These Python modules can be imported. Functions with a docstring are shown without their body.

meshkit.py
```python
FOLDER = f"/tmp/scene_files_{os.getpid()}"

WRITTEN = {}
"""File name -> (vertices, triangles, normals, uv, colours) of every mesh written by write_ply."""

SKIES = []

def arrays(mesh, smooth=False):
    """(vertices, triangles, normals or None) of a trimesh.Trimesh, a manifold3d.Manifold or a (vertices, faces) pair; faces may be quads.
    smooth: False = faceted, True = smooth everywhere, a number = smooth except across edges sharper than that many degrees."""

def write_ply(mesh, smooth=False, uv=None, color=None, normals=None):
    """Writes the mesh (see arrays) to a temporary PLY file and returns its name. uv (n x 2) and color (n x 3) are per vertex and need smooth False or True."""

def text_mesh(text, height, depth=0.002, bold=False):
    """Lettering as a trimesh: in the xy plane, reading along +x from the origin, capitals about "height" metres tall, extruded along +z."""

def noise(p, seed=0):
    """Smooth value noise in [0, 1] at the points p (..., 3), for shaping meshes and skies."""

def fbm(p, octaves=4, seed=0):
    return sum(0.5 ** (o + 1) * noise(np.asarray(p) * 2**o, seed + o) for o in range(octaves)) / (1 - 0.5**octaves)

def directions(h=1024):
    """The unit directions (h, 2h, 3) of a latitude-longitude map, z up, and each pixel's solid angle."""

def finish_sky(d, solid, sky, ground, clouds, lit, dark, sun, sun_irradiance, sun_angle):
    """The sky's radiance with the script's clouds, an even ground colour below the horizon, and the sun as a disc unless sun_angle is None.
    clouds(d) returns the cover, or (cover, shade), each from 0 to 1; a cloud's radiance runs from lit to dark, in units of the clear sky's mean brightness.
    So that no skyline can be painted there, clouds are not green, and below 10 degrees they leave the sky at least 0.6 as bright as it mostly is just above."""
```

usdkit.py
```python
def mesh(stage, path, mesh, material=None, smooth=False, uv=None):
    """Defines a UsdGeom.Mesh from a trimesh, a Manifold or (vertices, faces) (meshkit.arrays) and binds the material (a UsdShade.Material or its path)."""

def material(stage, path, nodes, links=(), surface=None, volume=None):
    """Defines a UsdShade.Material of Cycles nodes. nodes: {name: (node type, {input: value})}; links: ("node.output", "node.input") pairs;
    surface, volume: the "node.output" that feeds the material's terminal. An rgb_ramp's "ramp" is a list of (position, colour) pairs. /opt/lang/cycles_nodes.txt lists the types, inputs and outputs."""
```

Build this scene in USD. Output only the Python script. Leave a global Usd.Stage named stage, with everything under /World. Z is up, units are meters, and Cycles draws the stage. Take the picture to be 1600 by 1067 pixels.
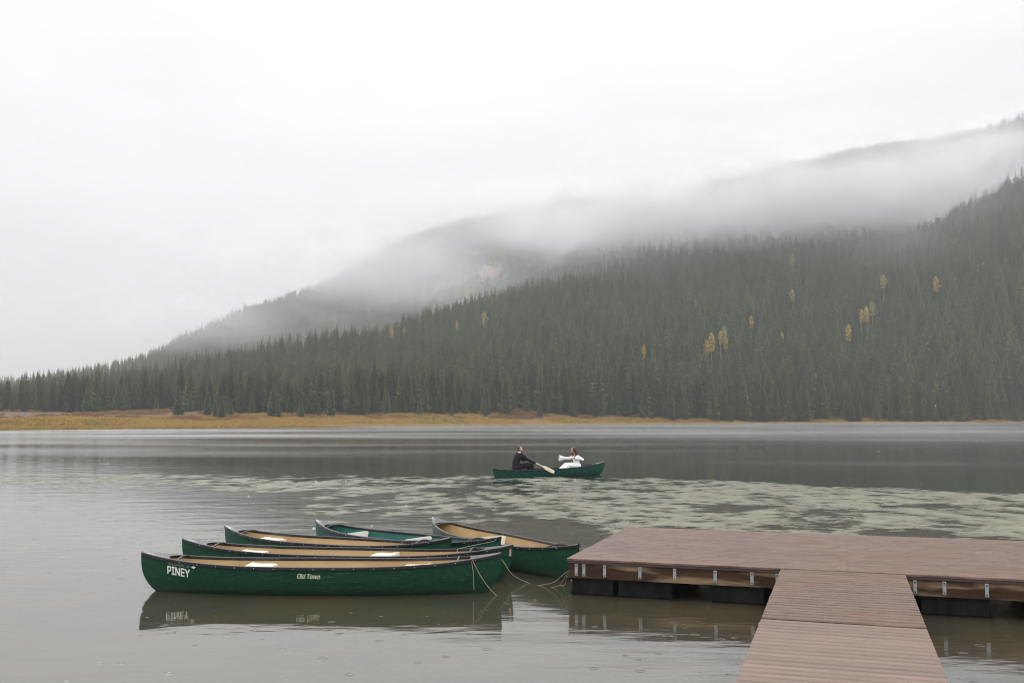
import math, random
import numpy as np
import trimesh
import shapely.geometry as sg
import manifold3d as m3
import meshkit, usdkit
from pxr import Usd, UsdGeom, UsdLux, UsdShade, Gf, Sdf, Vt

PI = math.pi
stage = Usd.Stage.CreateInMemory()
UsdGeom.SetStageUpAxis(stage, 'Z')
UsdGeom.SetStageMetersPerUnit(stage, 1.0)
world = UsdGeom.Xform.Define(stage, '/World')
stage.SetDefaultPrim(world.GetPrim())
UsdGeom.Scope.Define(stage, '/World/Looks')

# ------------------------------------------------------------------ camera
EYE = 2.45
TILT = math.atan(116.5 / 1556.0)
cam = UsdGeom.Camera.Define(stage, '/World/camera')
cam.CreateHorizontalApertureAttr(36.0)
cam.CreateVerticalApertureAttr(36.0 * 682 / 1024)
cam.CreateFocalLengthAttr(35.0)
cam.CreateFStopAttr(5.6)
cam.CreateFocusDistanceAttr(26.0)
cam.CreateClippingRangeAttr(Gf.Vec2f(0.05, 20000))
cam.CreateExposureAttr(0.0)
cx = UsdGeom.Xformable(cam.GetPrim())
cx.AddTranslateOp().Set(Gf.Vec3d(0, 0, EYE))
cx.AddRotateXOp().Set(90 + math.degrees(TILT))

# ------------------------------------------------------------------ sky and sun (overcast)
SUN_EL, SUN_AZ = math.radians(38), math.radians(-20)      # azimuth from +y towards +x
sky = UsdLux.DomeLight.Define(stage, '/World/sky')
sky.CreateIntensityAttr(1.0)
SKY_STRENGTH = 0.10
CLOUD = 16.1
skymat = usdkit.material(stage, '/World/Looks/sky_material', {
    'sky': ('sky_texture', {'sky_type': 'single_scattering', 'sun_disc': False, 'sun_elevation': SUN_EL, 'sun_rotation': SUN_AZ}),
    'co': ('texture_coordinate', {}),
    'sep': ('separate_xyz', {}),
    'up': ('math', {'math_type': 'maximum', 'value2': 0.0}),
    # overcast sky: several times as bright overhead as at the horizon
    'grad': ('math', {'math_type': 'multiply_add', 'value2': 0.83, 'value3': 0.32}),
    'mp': ('mapping', {'mapping_type': 'point', 'scale': (1.0, 1.0, 2.2)}),
    'ns': ('noise_texture', {'scale': 2.2, 'detail': 4.0, 'roughness': 0.55}),
    'nr': ('map_range', {'from_min': 0.3, 'from_max': 0.7, 'to_min': 0.93, 'to_max': 1.07}),
    'mul': ('math', {'math_type': 'multiply'}),
    'mul2': ('math', {'math_type': 'multiply', 'value2': CLOUD}),
    'comb': ('vector_math', {'math_type': 'scale', 'vector1': (0.992, 1.0, 1.012)}),
    'mix': ('mix_color', {'blend_type': 'mix', 'fac': 0.975, 'use_clamp': False}),
    'bg': ('background_shader', {'strength': SKY_STRENGTH}),
}, [('co.generated', 'sep.vector'), ('sep.z', 'up.value1'), ('up.value', 'grad.value1'),
    ('co.generated', 'mp.vector'), ('mp.vector', 'ns.vector'), ('ns.fac', 'nr.value'),
    ('grad.value', 'mul.value1'), ('nr.result', 'mul.value2'), ('mul.value', 'mul2.value1'),
    ('mul2.value', 'comb.scale'), ('sky.color', 'mix.a'), ('comb.vector', 'mix.b'), ('mix.result', 'bg.color')],
    surface='bg.background')
UsdShade.MaterialBindingAPI.Apply(sky.GetPrim()).Bind(skymat)
sun = UsdLux.DistantLight.Define(stage, '/World/sun')
sun.CreateIntensityAttr(0.2)
sun.CreateAngleAttr(25.0)
sun.CreateColorAttr(Gf.Vec3f(1.0, 0.98, 0.95))
sun.GetPrim().CreateAttribute('inputs:normalize', Sdf.ValueTypeNames.Bool).Set(True)
sx = UsdGeom.Xformable(sun.GetPrim())
sx.AddRotateZOp().Set(-math.degrees(SUN_AZ))
sx.AddRotateXOp().Set(-(90 - math.degrees(SUN_EL)))
for p_ in (sky.GetPrim(),):
    p_.SetCustomDataByKey('kind', 'structure')

# ------------------------------------------------------------------ helpers
_names = {}
def numbered(parent, name):
    k = (str(parent), name)
    n = _names.get(k, -1) + 1
    _names[k] = n
    return name if n == 0 else '%s_%03d' % (name, n)

def tag(prim, label=None, category=None, group=None, kind=None):
    prim = prim.GetPrim() if hasattr(prim, 'GetPrim') else prim
    for k, v in (('label', label), ('category', category), ('group', group), ('kind', kind)):
        if v:
            prim.SetCustomDataByKey(k, v)
    return prim

def path_of(parent):
    return '/World' if parent is None else str(parent.GetPath())

def obj(name, mesh, material, parent=None, smooth=False):
    """One Mesh prim of the scene."""
    pp = path_of(parent)
    if isinstance(mesh, (list,)):
        mesh = trimesh.util.concatenate(mesh)
    return usdkit.mesh(stage, pp + '/' + numbered(pp, name), mesh, material, smooth=smooth).GetPrim()

def thing(name, label, category, loc=(0, 0, 0), rotz=0.0, group=None, scale=None, rotx=None, roty=None):
    x = UsdGeom.Xform.Define(stage, '/World/' + numbered('/World', name))
    x.AddTranslateOp().Set(Gf.Vec3d(*map(float, loc)))
    x.AddRotateZOp().Set(math.degrees(rotz))
    if roty is not None:
        x.AddRotateYOp().Set(math.degrees(roty))
    if rotx is not None:
        x.AddRotateXOp().Set(math.degrees(rotx))
    if scale is not None:
        x.AddScaleOp().Set(Gf.Vec3f(*map(float, scale)))
    tag(x, label, category, group)
    return x.GetPrim()

def copy_of(src, name, label, category, loc, rotz, group=None, scale=None):
    x = UsdGeom.Xform.Define(stage, '/World/' + numbered('/World', name))
    p = x.GetPrim()
    p.GetReferences().AddInternalReference(src.GetPath())
    p.SetInstanceable(True)
    xf = UsdGeom.XformCommonAPI(x)
    p.GetAttribute('xformOp:translate').Set(Gf.Vec3d(*map(float, loc)))
    p.GetAttribute('xformOp:rotateZ').Set(math.degrees(rotz))
    if scale is not None:
        p.GetAttribute('xformOp:scale').Set(Gf.Vec3f(*map(float, scale)))
    tag(p, label, category, group)
    return p

def box(x0, x1, y0, y1, z0, z1):
    b = trimesh.creation.box((x1 - x0, y1 - y0, z1 - z0))
    b.apply_translation(((x0 + x1) / 2, (y0 + y1) / 2, (z0 + z1) / 2))
    return b

def tube(points, radii, sides=8, caps=True):
    p = np.asarray(points, float)
    n = len(p)
    r = np.broadcast_to(np.asarray(radii, float), (n,))
    t = np.gradient(p, axis=0)
    t /= np.linalg.norm(t, axis=1, keepdims=True) + 1e-12
    ref = np.array([0, 0, 1.0]) if abs(t[0, 2]) < 0.9 else np.array([1.0, 0, 0])
    a = np.cross(t, ref); a /= np.linalg.norm(a, axis=1, keepdims=True) + 1e-12
    b = np.cross(t, a)
    ang = np.arange(sides) * 2 * PI / sides
    v = p[:, None] + r[:, None, None] * (np.cos(ang)[None, :, None] * a[:, None] + np.sin(ang)[None, :, None] * b[:, None])
    v = v.reshape(-1, 3)
    f = []
    for i in range(n - 1):
        for j in range(sides):
            k = (j + 1) % sides
            q = (i * sides + j, i * sides + k, (i + 1) * sides + k, (i + 1) * sides + j)
            f += [(q[0], q[2], q[1]), (q[0], q[3], q[2])]
    if caps:
        v = np.vstack([v, p[0], p[-1]])
        for j in range(sides):
            k = (j + 1) % sides
            f += [(n * sides, j, k), (n * sides + 1, (n - 1) * sides + k, (n - 1) * sides + j)]
    m = trimesh.Trimesh(v, np.array(f), process=False)
    return m

def fix(m):
    trimesh.repair.fix_normals(m)
    return m

def ray(px, py):
    """Direction through a point of the 1600 x 1067 photograph."""
    xc, yc = (px - 800) / 1556.0, (533.5 - py) / 1556.0
    return np.array([xc, math.cos(TILT) - yc * math.sin(TILT), math.sin(TILT) + yc * math.cos(TILT)])

def at_z(px, py, z=0.0):
    d = ray(px, py)
    return np.array([0, 0, EYE]) + d * ((z - EYE) / d[2])

def at_y(px, py, Y):
    d = ray(px, py)
    return np.array([0, 0, EYE]) + d * (Y / d[1])

def grid_mesh(P):
    """Mesh of a (n, m, 3) array of points."""
    n, m = P.shape[:2]
    i, j = np.meshgrid(np.arange(n - 1), np.arange(m - 1), indexing='ij')
    a = (i * m + j).ravel(); b = a + 1; c = a + m + 1; d = a + m
    return trimesh.Trimesh(P.reshape(-1, 3), np.vstack([np.c_[a, b, c], np.c_[a, c, d]]), process=False)

def simple(name, color, rough=0.6, **kw):
    return usdkit.material(stage, '/World/Looks/' + name, {'p': ('principled_bsdf', {'base_color': color, 'roughness': rough, **kw})}, surface='p.BSDF')

def noisy(name, c1, c2, scale=8.0, rough=(0.4, 0.6), stretch=(1, 1, 1), detail=4.0, bump=0.0, bump_scale=None, bump_dist=0.01, lo=0.35, hi=0.65, coords='object', **kw):
    """Two tones mixed by noise, with roughness that varies too."""
    nodes = {
        'co': ('texture_coordinate', {}), 'mp': ('mapping', {'mapping_type': 'point', 'scale': stretch}),
        'n': ('noise_texture', {'scale': scale, 'detail': detail, 'roughness': 0.6}),
        'r': ('rgb_ramp', {'ramp': [(0.0, c1), (lo, c1), (hi, c2), (1.0, c2)]}),
        'n2': ('noise_texture', {'scale': scale * 0.37, 'detail': 3.0}),
        'rr': ('map_range', {'from_min': 0.35, 'from_max': 0.65, 'to_min': rough[0], 'to_max': rough[1], 'clamp': True}),
        'p': ('principled_bsdf', kw)}
    links = [('co.object' if coords == 'object' else 'co.object', 'mp.vector'), ('mp.vector', 'n.vector'), ('mp.vector', 'n2.vector'),
             ('n.fac', 'r.fac'), ('r.color', 'p.base_color'), ('n2.fac', 'rr.value'), ('rr.result', 'p.roughness')]
    if bump:
        nodes['n3'] = ('noise_texture', {'scale': bump_scale or scale * 3, 'detail': 3.0})
        nodes['b'] = ('bump', {'strength': bump, 'distance': bump_dist})
        links += [('mp.vector', 'n3.vector'), ('n3.fac', 'b.height'), ('b.normal', 'p.normal')]
    return usdkit.material(stage, '/World/Looks/' + name, nodes, links, surface='p.BSDF')

# ------------------------------------------------------------------ terrain: the far shore, its wooded slope and the far hill
def colZ(px, py, Y):
    return at_y(px, py, Y)[2]

TREE = 15.0
U = lambda px: (px - 800) / 1556.0
SHORE = [(-900, 140), (-200, 165), (0, 173), (500, 212), (1000, 293), (1600, 346), (1900, 350), (2600, 330)]
shore_u = np.array([U(a) for a, _ in SHORE]); shore_y = np.array([b for _, b in SHORE], float)
def shore(u):
    return np.interp(u, shore_u, shore_y)
# where the wood begins, metres beyond the shore
EDGE = [(-900, 120), (0, 105), (250, 90), (420, 55), (600, 42), (800, 30), (1000, 11), (1250, 6), (1600, 5), (2600, 8)]
edge_u = np.array([U(a) for a, _ in EDGE]); edge_y = np.array([b for _, b in EDGE], float)
def edge(u):
    return np.interp(u, edge_u, edge_y)

# columns of the wooded slope: photograph column -> (depth, ground height); tops of the trees make the outline
MAIN = {
    -900: [(260, 4.0), (420, 4), (900, 6)],
    -200: [(280, 3.2), (430, 5), (900, 8)],
    0: [(222, 3.5), (300, 3.2), (420, 3.5), (900, 6)],
    150: [(218, 4.0), (280, 3.5), (330, 5.5), (430, 9), (900, 14)],
    300: [(240, 3.6), (300, 3.8), (400, colZ(300, 548, 400) - 14), (520, 18), (900, 24)],
    500: [(255, 2.6), (300, 5.0), (450, colZ(500, 521, 450) - TREE), (560, 26), (900, 30)],
    600: [(260, 2.4), (310, 6.0), (490, colZ(600, 508, 490) - TREE), (590, 36), (900, 40)],
    700: [(280, 2.6), (330, 9.0), (540, colZ(700, 472, 540) - TREE), (640, 52), (950, 56)],
    800: [(285, 2.6), (340, 12.0), (600, colZ(800, 432, 600) - TREE), (700, 76), (1000, 80)],
    900: [(300, 1.7), (360, 17.0), (660, colZ(900, 374, 660) - TREE), (760, 108), (1050, 112)],
    1000: [(312, 1.4), (380, 22.0), (720, colZ(1000, 322, 720) - TREE), (820, 144), (1100, 140)],
    1120: [(322, 1.3), (400, 28.0), (800, colZ(1120, 268, 800) - TREE), (880, 188), (1150, 180)],
    1400: [(345, 1.2), (420, 31.0), (560, 88.0), (860, colZ(1400, 216, 860) - TREE), (940, 232), (1150, 225)],
    1500: [(350, 1.2), (430, 38.0), (560, colZ(1500, 305, 560) - TREE), (640, 116.0), (880, colZ(1500, 198, 880) - TREE), (960, 246), (1150, 240)],
    1600: [(354, 1.2), (430, 46.0), (560, colZ(1600, 263, 560) - TREE), (640, 130.0), (900, colZ(1600, 181, 900) - TREE), (980, 262), (1150, 255)],
    1800: [(360, 1.2), (430, 55.0), (560, 145), (640, 155), (900, 290), (980, 295), (1150, 285)],
    2600: [(360, 3), (430, 55.0), (560, 145), (640, 170), (900, 310), (1150, 310)],
}
FAR = {
    -900: [(560, 2), (800, 14), (1100, 20)],
    -200: [(560, 2), (800, colZ(-200, 612, 800) - 13), (1000, 20), (1200, 20)],
    0: [(560, 3), (830, colZ(0, 592, 830) - 13), (960, 22), (1250, 22)],
    120: [(570, 4), (850, colZ(120, 572, 850) - 13), (960, 32), (1250, 30)],
    220: [(570, 5), (870, colZ(220, 547, 870) - 13), (960, 46), (1250, 42)],
    300: [(570, 8), (890, colZ(300, 508, 890) - 13), (980, 68), (1250, 64)],
    380: [(575, 12), (910, colZ(380, 468, 910) - 13), (990, 92), (1250, 90)],
    500: [(590, 20), (940, colZ(500, 434, 940) - 13), (1010, 118), (1250, 116)],
    620: [(610, 28), (980, colZ(620, 370, 980) - 13), (1060, 164), (1280, 160)],
    720: [(560, 15), (640, 40), (1010, colZ(720, 335, 1010) - 13), (1090, 194), (1280, 190)],
    800: [(560, 10), (620, 25), (690, 60), (1040, colZ(800, 318, 1040) - 13), (1110, 208), (1280, 200)],
    900: [(560, 0), (650, 15), (760, 80), (1060, colZ(900, 306, 1060) - 13), (1130, 220), (1280, 210)],
    1000: [(560, -5), (720, 20), (850, 110), (1080, colZ(1000, 301, 1080) - 13), (1150, 226), (1280, 214)],
    1250: [(560, -5), (850, 40), (1100, 140), (1280, 200)],
    2600: [(560, -5), (900, 20), (1100, 100), (1280, 100)],
}
def profile(cols, main):
    us = np.array([U(k) for k in cols])
    def z(x, y):
        x, y = np.asarray(x, float), np.asarray(y, float)
        u = x / np.maximum(y, 1.0)
        sh, ed = shore(u), edge(u)
        tab = []
        for k, col in cols.items():
            Y = np.array([c[0] for c in col], float); Z = np.array([c[1] for c in col], float)
            tab.append(np.interp(y, Y, Z))
        tab = np.stack(tab)
        i = np.clip(np.searchsorted(us, u) - 1, 0, len(us) - 2)
        t = np.clip((u - us[i]) / (us[i + 1] - us[i]), 0, 1)
        flat = i.ravel(), np.arange(i.size)
        T = tab.reshape(len(us), -1)
        h = T[flat].reshape(u.shape) * (1 - t) + T[(i + 1).ravel(), flat[1]].reshape(u.shape) * t
        s = y - sh
        q = np.stack([x, y, 0 * x], -1)
        if main:
            # bank: from the lake bed up to the meadow, then the slope
            bank = np.interp(s, [-14, -3, -0.4, 0.8, 3.5, 14, 30], [-1.2, -0.6, -0.12, 0.12, 0.30, 0.6, 0.95])
            w = np.clip((s - 6) / np.maximum(ed - 4, 8), 0, 1); w = w * w * (3 - 2 * w)
            h = bank * (1 - w) + np.maximum(h, bank) * w
            h = h + np.clip((s - 4) / 30, 0, 1) * (meshkit.fbm(q * 0.05, 3, 5) - 0.5) * 1.0
            rough = np.clip((s - ed) / 150, 0, 1)
            h = h + rough * (meshkit.fbm(q * 0.012, 4, 9) - 0.5) * 16
        else:
            h = h + np.clip((y - 620) / 150, 0, 1) * (meshkit.fbm(q * 0.01, 4, 17) - 0.5) * 16
        return h
    return z
zM = profile(MAIN, True)
zF = profile(FAR, False)

uu = np.linspace(-1.05, 1.05, 180)
ss = np.concatenate([np.linspace(-16, 16, 30), np.linspace(18, 120, 36), np.linspace(128, 740, 70)])
UU, SS = np.meshgrid(uu, ss, indexing='ij')
YY = np.minimum(shore(UU) + SS, 1150); XX = UU * YY
terrain_mesh = grid_mesh(np.stack([XX, YY, zM(XX, YY)], -1)[:, ::-1])
yy = np.linspace(560, 1280, 80)
UF, YF = np.meshgrid(np.linspace(-1.05, 0.3, 120), yy, indexing='ij')
XF = UF * YF
far_mesh = grid_mesh(np.stack([XF, YF, zF(XF, YF) - np.clip((600 - YF) / 10, 0, 4)], -1)[:, ::-1])

def ground_hit(px, py, zf, y0=150.0, y1=1200.0, lift=0.0):
    d = ray(px, py)
    Y = np.linspace(y0, y1, 4000)
    P = np.array([0, 0, EYE])[None] + d[None] * (Y / d[1])[:, None]
    below = P[:, 2] - lift < zf(P[:, 0], P[:, 1])
    k = int(np.argmax(below)) if below.any() else len(Y) - 1
    return P[k]

# meadow and forest floor, in world metres
ground_mat = usdkit.material(stage, '/World/Looks/meadow_ground', {
    'g': ('geometry', {}), 'mp': ('mapping', {'mapping_type': 'point', 'scale': (0.35, 1.0, 1.0)}),
    'n': ('noise_texture', {'scale': 0.11, 'detail': 5.0, 'roughness': 0.62}),
    'n2': ('noise_texture', {'scale': 0.9, 'detail': 4.0, 'roughness': 0.7}),
    'a': ('rgb_ramp', {'ramp': [(0.0, (0.30, 0.19, 0.06)), (0.40, (0.27, 0.165, 0.055)), (0.50, (0.18, 0.11, 0.055)), (0.62, (0.17, 0.125, 0.06)), (1.0, (0.26, 0.17, 0.065))]}),
    'v': ('map_range', {'from_min': 0.25, 'from_max': 0.75, 'to_min': 0.55, 'to_max': 1.3, 'clamp': True}),
    'm': ('vector_math', {'math_type': 'scale'}),
    'at': ('attribute', {'attribute': 'floor'}), 'ah': ('attribute', {'attribute': 'heath'}),
    'hc': ('rgb_ramp', {'ramp': [(0.0, (0.20, 0.135, 0.075)), (0.45, (0.155, 0.095, 0.06)), (0.55, (0.10, 0.06, 0.045)), (0.65, (0.16, 0.125, 0.07)), (1.0, (0.2, 0.14, 0.08))]}), 'hm': ('mix_color', {'blend_type': 'mix'}),
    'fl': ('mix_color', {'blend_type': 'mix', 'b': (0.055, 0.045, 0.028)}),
    'p': ('principled_bsdf', {'roughness': 0.9, 'specular_ior_level': 0.2}),
    'b': ('bump', {'strength': 0.8, 'distance': 0.4}),
}, [('g.position', 'mp.vector'), ('mp.vector', 'n.vector'), ('g.position', 'n2.vector'), ('n.fac', 'a.fac'), ('n.fac', 'hc.fac'), ('a.color', 'hm.a'), ('hc.color', 'hm.b'), ('ah.fac', 'hm.fac'), ('n2.fac', 'v.value'), ('hm.result', 'm.vector1'),
    ('v.result', 'm.scale'), ('m.vector', 'fl.a'), ('at.fac', 'fl.fac'), ('fl.result', 'p.base_color'), ('n2.fac', 'b.height'), ('b.normal', 'p.normal')], surface='p.BSDF')
hill_mat = usdkit.material(stage, '/World/Looks/hill_ground', {
    'g': ('geometry', {}),
    'n': ('noise_texture', {'scale': 0.05, 'detail': 5.0, 'roughness': 0.62}),
    'a': ('rgb_ramp', {'ramp': [(0.0, (0.06, 0.055, 0.03)), (0.5, (0.08, 0.07, 0.04)), (1.0, (0.11, 0.085, 0.06))]}),
    'p': ('principled_bsdf', {'roughness': 0.9, 'specular_ior_level': 0.2}),
}, [('g.position', 'n.vector'), ('n.fac', 'a.fac'), ('a.color', 'p.base_color')], surface='p.BSDF')
shore_prim = obj('shore_terrain', terrain_mesh, ground_mat, smooth=True)
tv = np.asarray(terrain_mesh.vertices); tu = tv[:, 0] / np.maximum(tv[:, 1], 1)
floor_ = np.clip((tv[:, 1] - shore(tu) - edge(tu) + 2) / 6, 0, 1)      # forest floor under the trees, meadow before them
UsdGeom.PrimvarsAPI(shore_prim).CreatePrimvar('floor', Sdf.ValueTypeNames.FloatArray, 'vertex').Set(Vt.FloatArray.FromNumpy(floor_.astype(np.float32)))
heath_ = np.clip((tv[:, 1] - shore(tu) - 36) / 8, 0, 1)                       # brown heath behind the golden sedge
UsdGeom.PrimvarsAPI(shore_prim).CreatePrimvar('heath', Sdf.ValueTypeNames.FloatArray, 'vertex').Set(Vt.FloatArray.FromNumpy(heath_.astype(np.float32)))
tag(shore_prim, 'golden meadow bank and steep wooded slope across the lake', kind='structure')
tag(obj('far_hill', far_mesh, hill_mat, smooth=True), 'fog veiled far hill behind the wooded slope on the left', kind='structure')

# ------------------------------------------------------------------ lake
water_mat = usdkit.material(stage, '/World/Looks/lake_water', {
    'g': ('geometry', {}),
    'mpA': ('mapping', {'mapping_type': 'point', 'scale': (0.55, 1.3, 1.0)}),
    'nA': ('noise_texture', {'scale': 1.1, 'detail': 4.0, 'roughness': 0.5}),
    'mpB': ('mapping', {'mapping_type': 'point', 'scale': (0.35, 1.0, 1.0), 'rotation': (0, 0, 0.2)}),
    'nB': ('noise_texture', {'scale': 5.5, 'detail': 3.0, 'roughness': 0.55}),
    # calm and ruffled areas
    'mpC': ('mapping', {'mapping_type': 'point', 'scale': (0.016, 0.055, 1.0)}),
    'nC': ('noise_texture', {'scale': 1.0, 'detail': 3.0}),
    'cC': ('map_range', {'from_min': 0.38, 'from_max': 0.64, 'to_min': 0.10, 'to_max': 1.0, 'clamp': True}),
    'hB': ('math', {'math_type': 'multiply'}),
    'hB2': ('math', {'math_type': 'multiply', 'value2': 0.22}),
    'hA': ('math', {'math_type': 'multiply', 'value2': 1.0}),
    # rings of rain drops
    'vo': ('voronoi_texture', {'dimensions': '2D', 'feature': 'f1', 'scale': 2.5, 'randomness': 1.0}),
    'cs': ('separate_color', {}),
    'gate': ('math', {'math_type': 'greater_than', 'value2': 0.68}),
    'rad': ('math', {'math_type': 'multiply_add', 'value2': 0.11, 'value3': 0.015}),
    'dd': ('math', {'math_type': 'subtract'}),
    'sq': ('math', {'math_type': 'multiply'}),
    'ex': ('math', {'math_type': 'multiply', 'value2': -2400.0}),
    'gs': ('math', {'math_type': 'exponent'}),
    'rg': ('math', {'math_type': 'multiply'}),
    'rg2': ('math', {'math_type': 'multiply', 'value2': 0.11}),
    's1': ('math', {'math_type': 'add'}), 's2': ('math', {'math_type': 'add'}),
    'b': ('bump', {'strength': 1.0, 'distance': 0.013}),
    'rr': ('map_range', {'from_min': 0.35, 'from_max': 0.7, 'to_min': 0.02, 'to_max': 0.17, 'clamp': True}),
    'yr': ('map_range', {'from_min': 45.0, 'from_max': 150.0, 'to_min': 0.0, 'to_max': 0.13, 'clamp': True}), 'ra': ('math', {'math_type': 'add'}),
    'nD': ('noise_texture', {'scale': 0.5, 'detail': 3.0}),
    'col': ('rgb_ramp', {'ramp': [(0.0, (0.032, 0.025, 0.013)), (0.4, (0.028, 0.023, 0.013)), (0.6, (0.021, 0.019, 0.013)), (1.0, (0.018, 0.017, 0.013))]}),
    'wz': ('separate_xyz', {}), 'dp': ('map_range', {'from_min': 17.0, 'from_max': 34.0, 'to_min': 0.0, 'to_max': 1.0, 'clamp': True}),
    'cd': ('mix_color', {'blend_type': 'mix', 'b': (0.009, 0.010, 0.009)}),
    'p': ('principled_bsdf', {'ior': 2.5, 'specular_ior_level': 0.5}),
}, [('g.position', 'mpA.vector'), ('mpA.vector', 'nA.vector'), ('g.position', 'mpB.vector'), ('mpB.vector', 'nB.vector'),
    ('g.position', 'mpC.vector'), ('mpC.vector', 'nC.vector'), ('nC.fac', 'cC.value'),
    ('nB.fac', 'hB.value1'), ('cC.result', 'hB.value2'), ('hB.value', 'hB2.value1'), ('nA.fac', 'hA.value1'),
    ('g.position', 'vo.vector'), ('vo.color', 'cs.color'), ('cs.r', 'gate.value1'), ('cs.g', 'rad.value1'),
    ('vo.distance', 'dd.value1'), ('rad.value', 'dd.value2'), ('dd.value', 'sq.value1'), ('dd.value', 'sq.value2'), ('sq.value', 'ex.value1'), ('ex.value', 'gs.value1'),
    ('gs.value', 'rg.value1'), ('gate.value', 'rg.value2'), ('rg.value', 'rg2.value1'),
    ('hA.value', 's1.value1'), ('hB2.value', 's1.value2'), ('s1.value', 's2.value1'), ('rg2.value', 's2.value2'), ('s2.value', 'b.height'), ('b.normal', 'p.normal'),
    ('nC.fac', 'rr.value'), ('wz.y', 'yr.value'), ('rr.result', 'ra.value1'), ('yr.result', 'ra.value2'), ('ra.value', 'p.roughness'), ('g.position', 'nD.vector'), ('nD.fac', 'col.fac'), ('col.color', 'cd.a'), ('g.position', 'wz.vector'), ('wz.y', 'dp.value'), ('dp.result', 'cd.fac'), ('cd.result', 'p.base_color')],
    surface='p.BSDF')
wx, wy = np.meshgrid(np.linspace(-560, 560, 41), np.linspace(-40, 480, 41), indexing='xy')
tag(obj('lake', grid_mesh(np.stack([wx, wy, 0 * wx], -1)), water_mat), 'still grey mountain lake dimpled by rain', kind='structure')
bed = grid_mesh(np.stack([wx, wy, 0 * wx - 1.6], -1))
tag(obj('lake_bed', bed, hill_mat), 'muddy bed of the lake', kind='structure')

# ------------------------------------------------------------------ air
HAZE = 0.00026
haze_mat = usdkit.material(stage, '/World/Looks/haze_air', {'v': ('principled_volume', {'color': (0.99, 1.0, 0.985), 'density': HAZE, 'anisotropy': 0.2})}, volume='v.volume')
tag(obj('haze', fix(box(-1500, 1500, -80, 1400, -3.0, 345)), haze_mat), 'thin rainy haze over the lake and the hills', kind='stuff')

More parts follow.
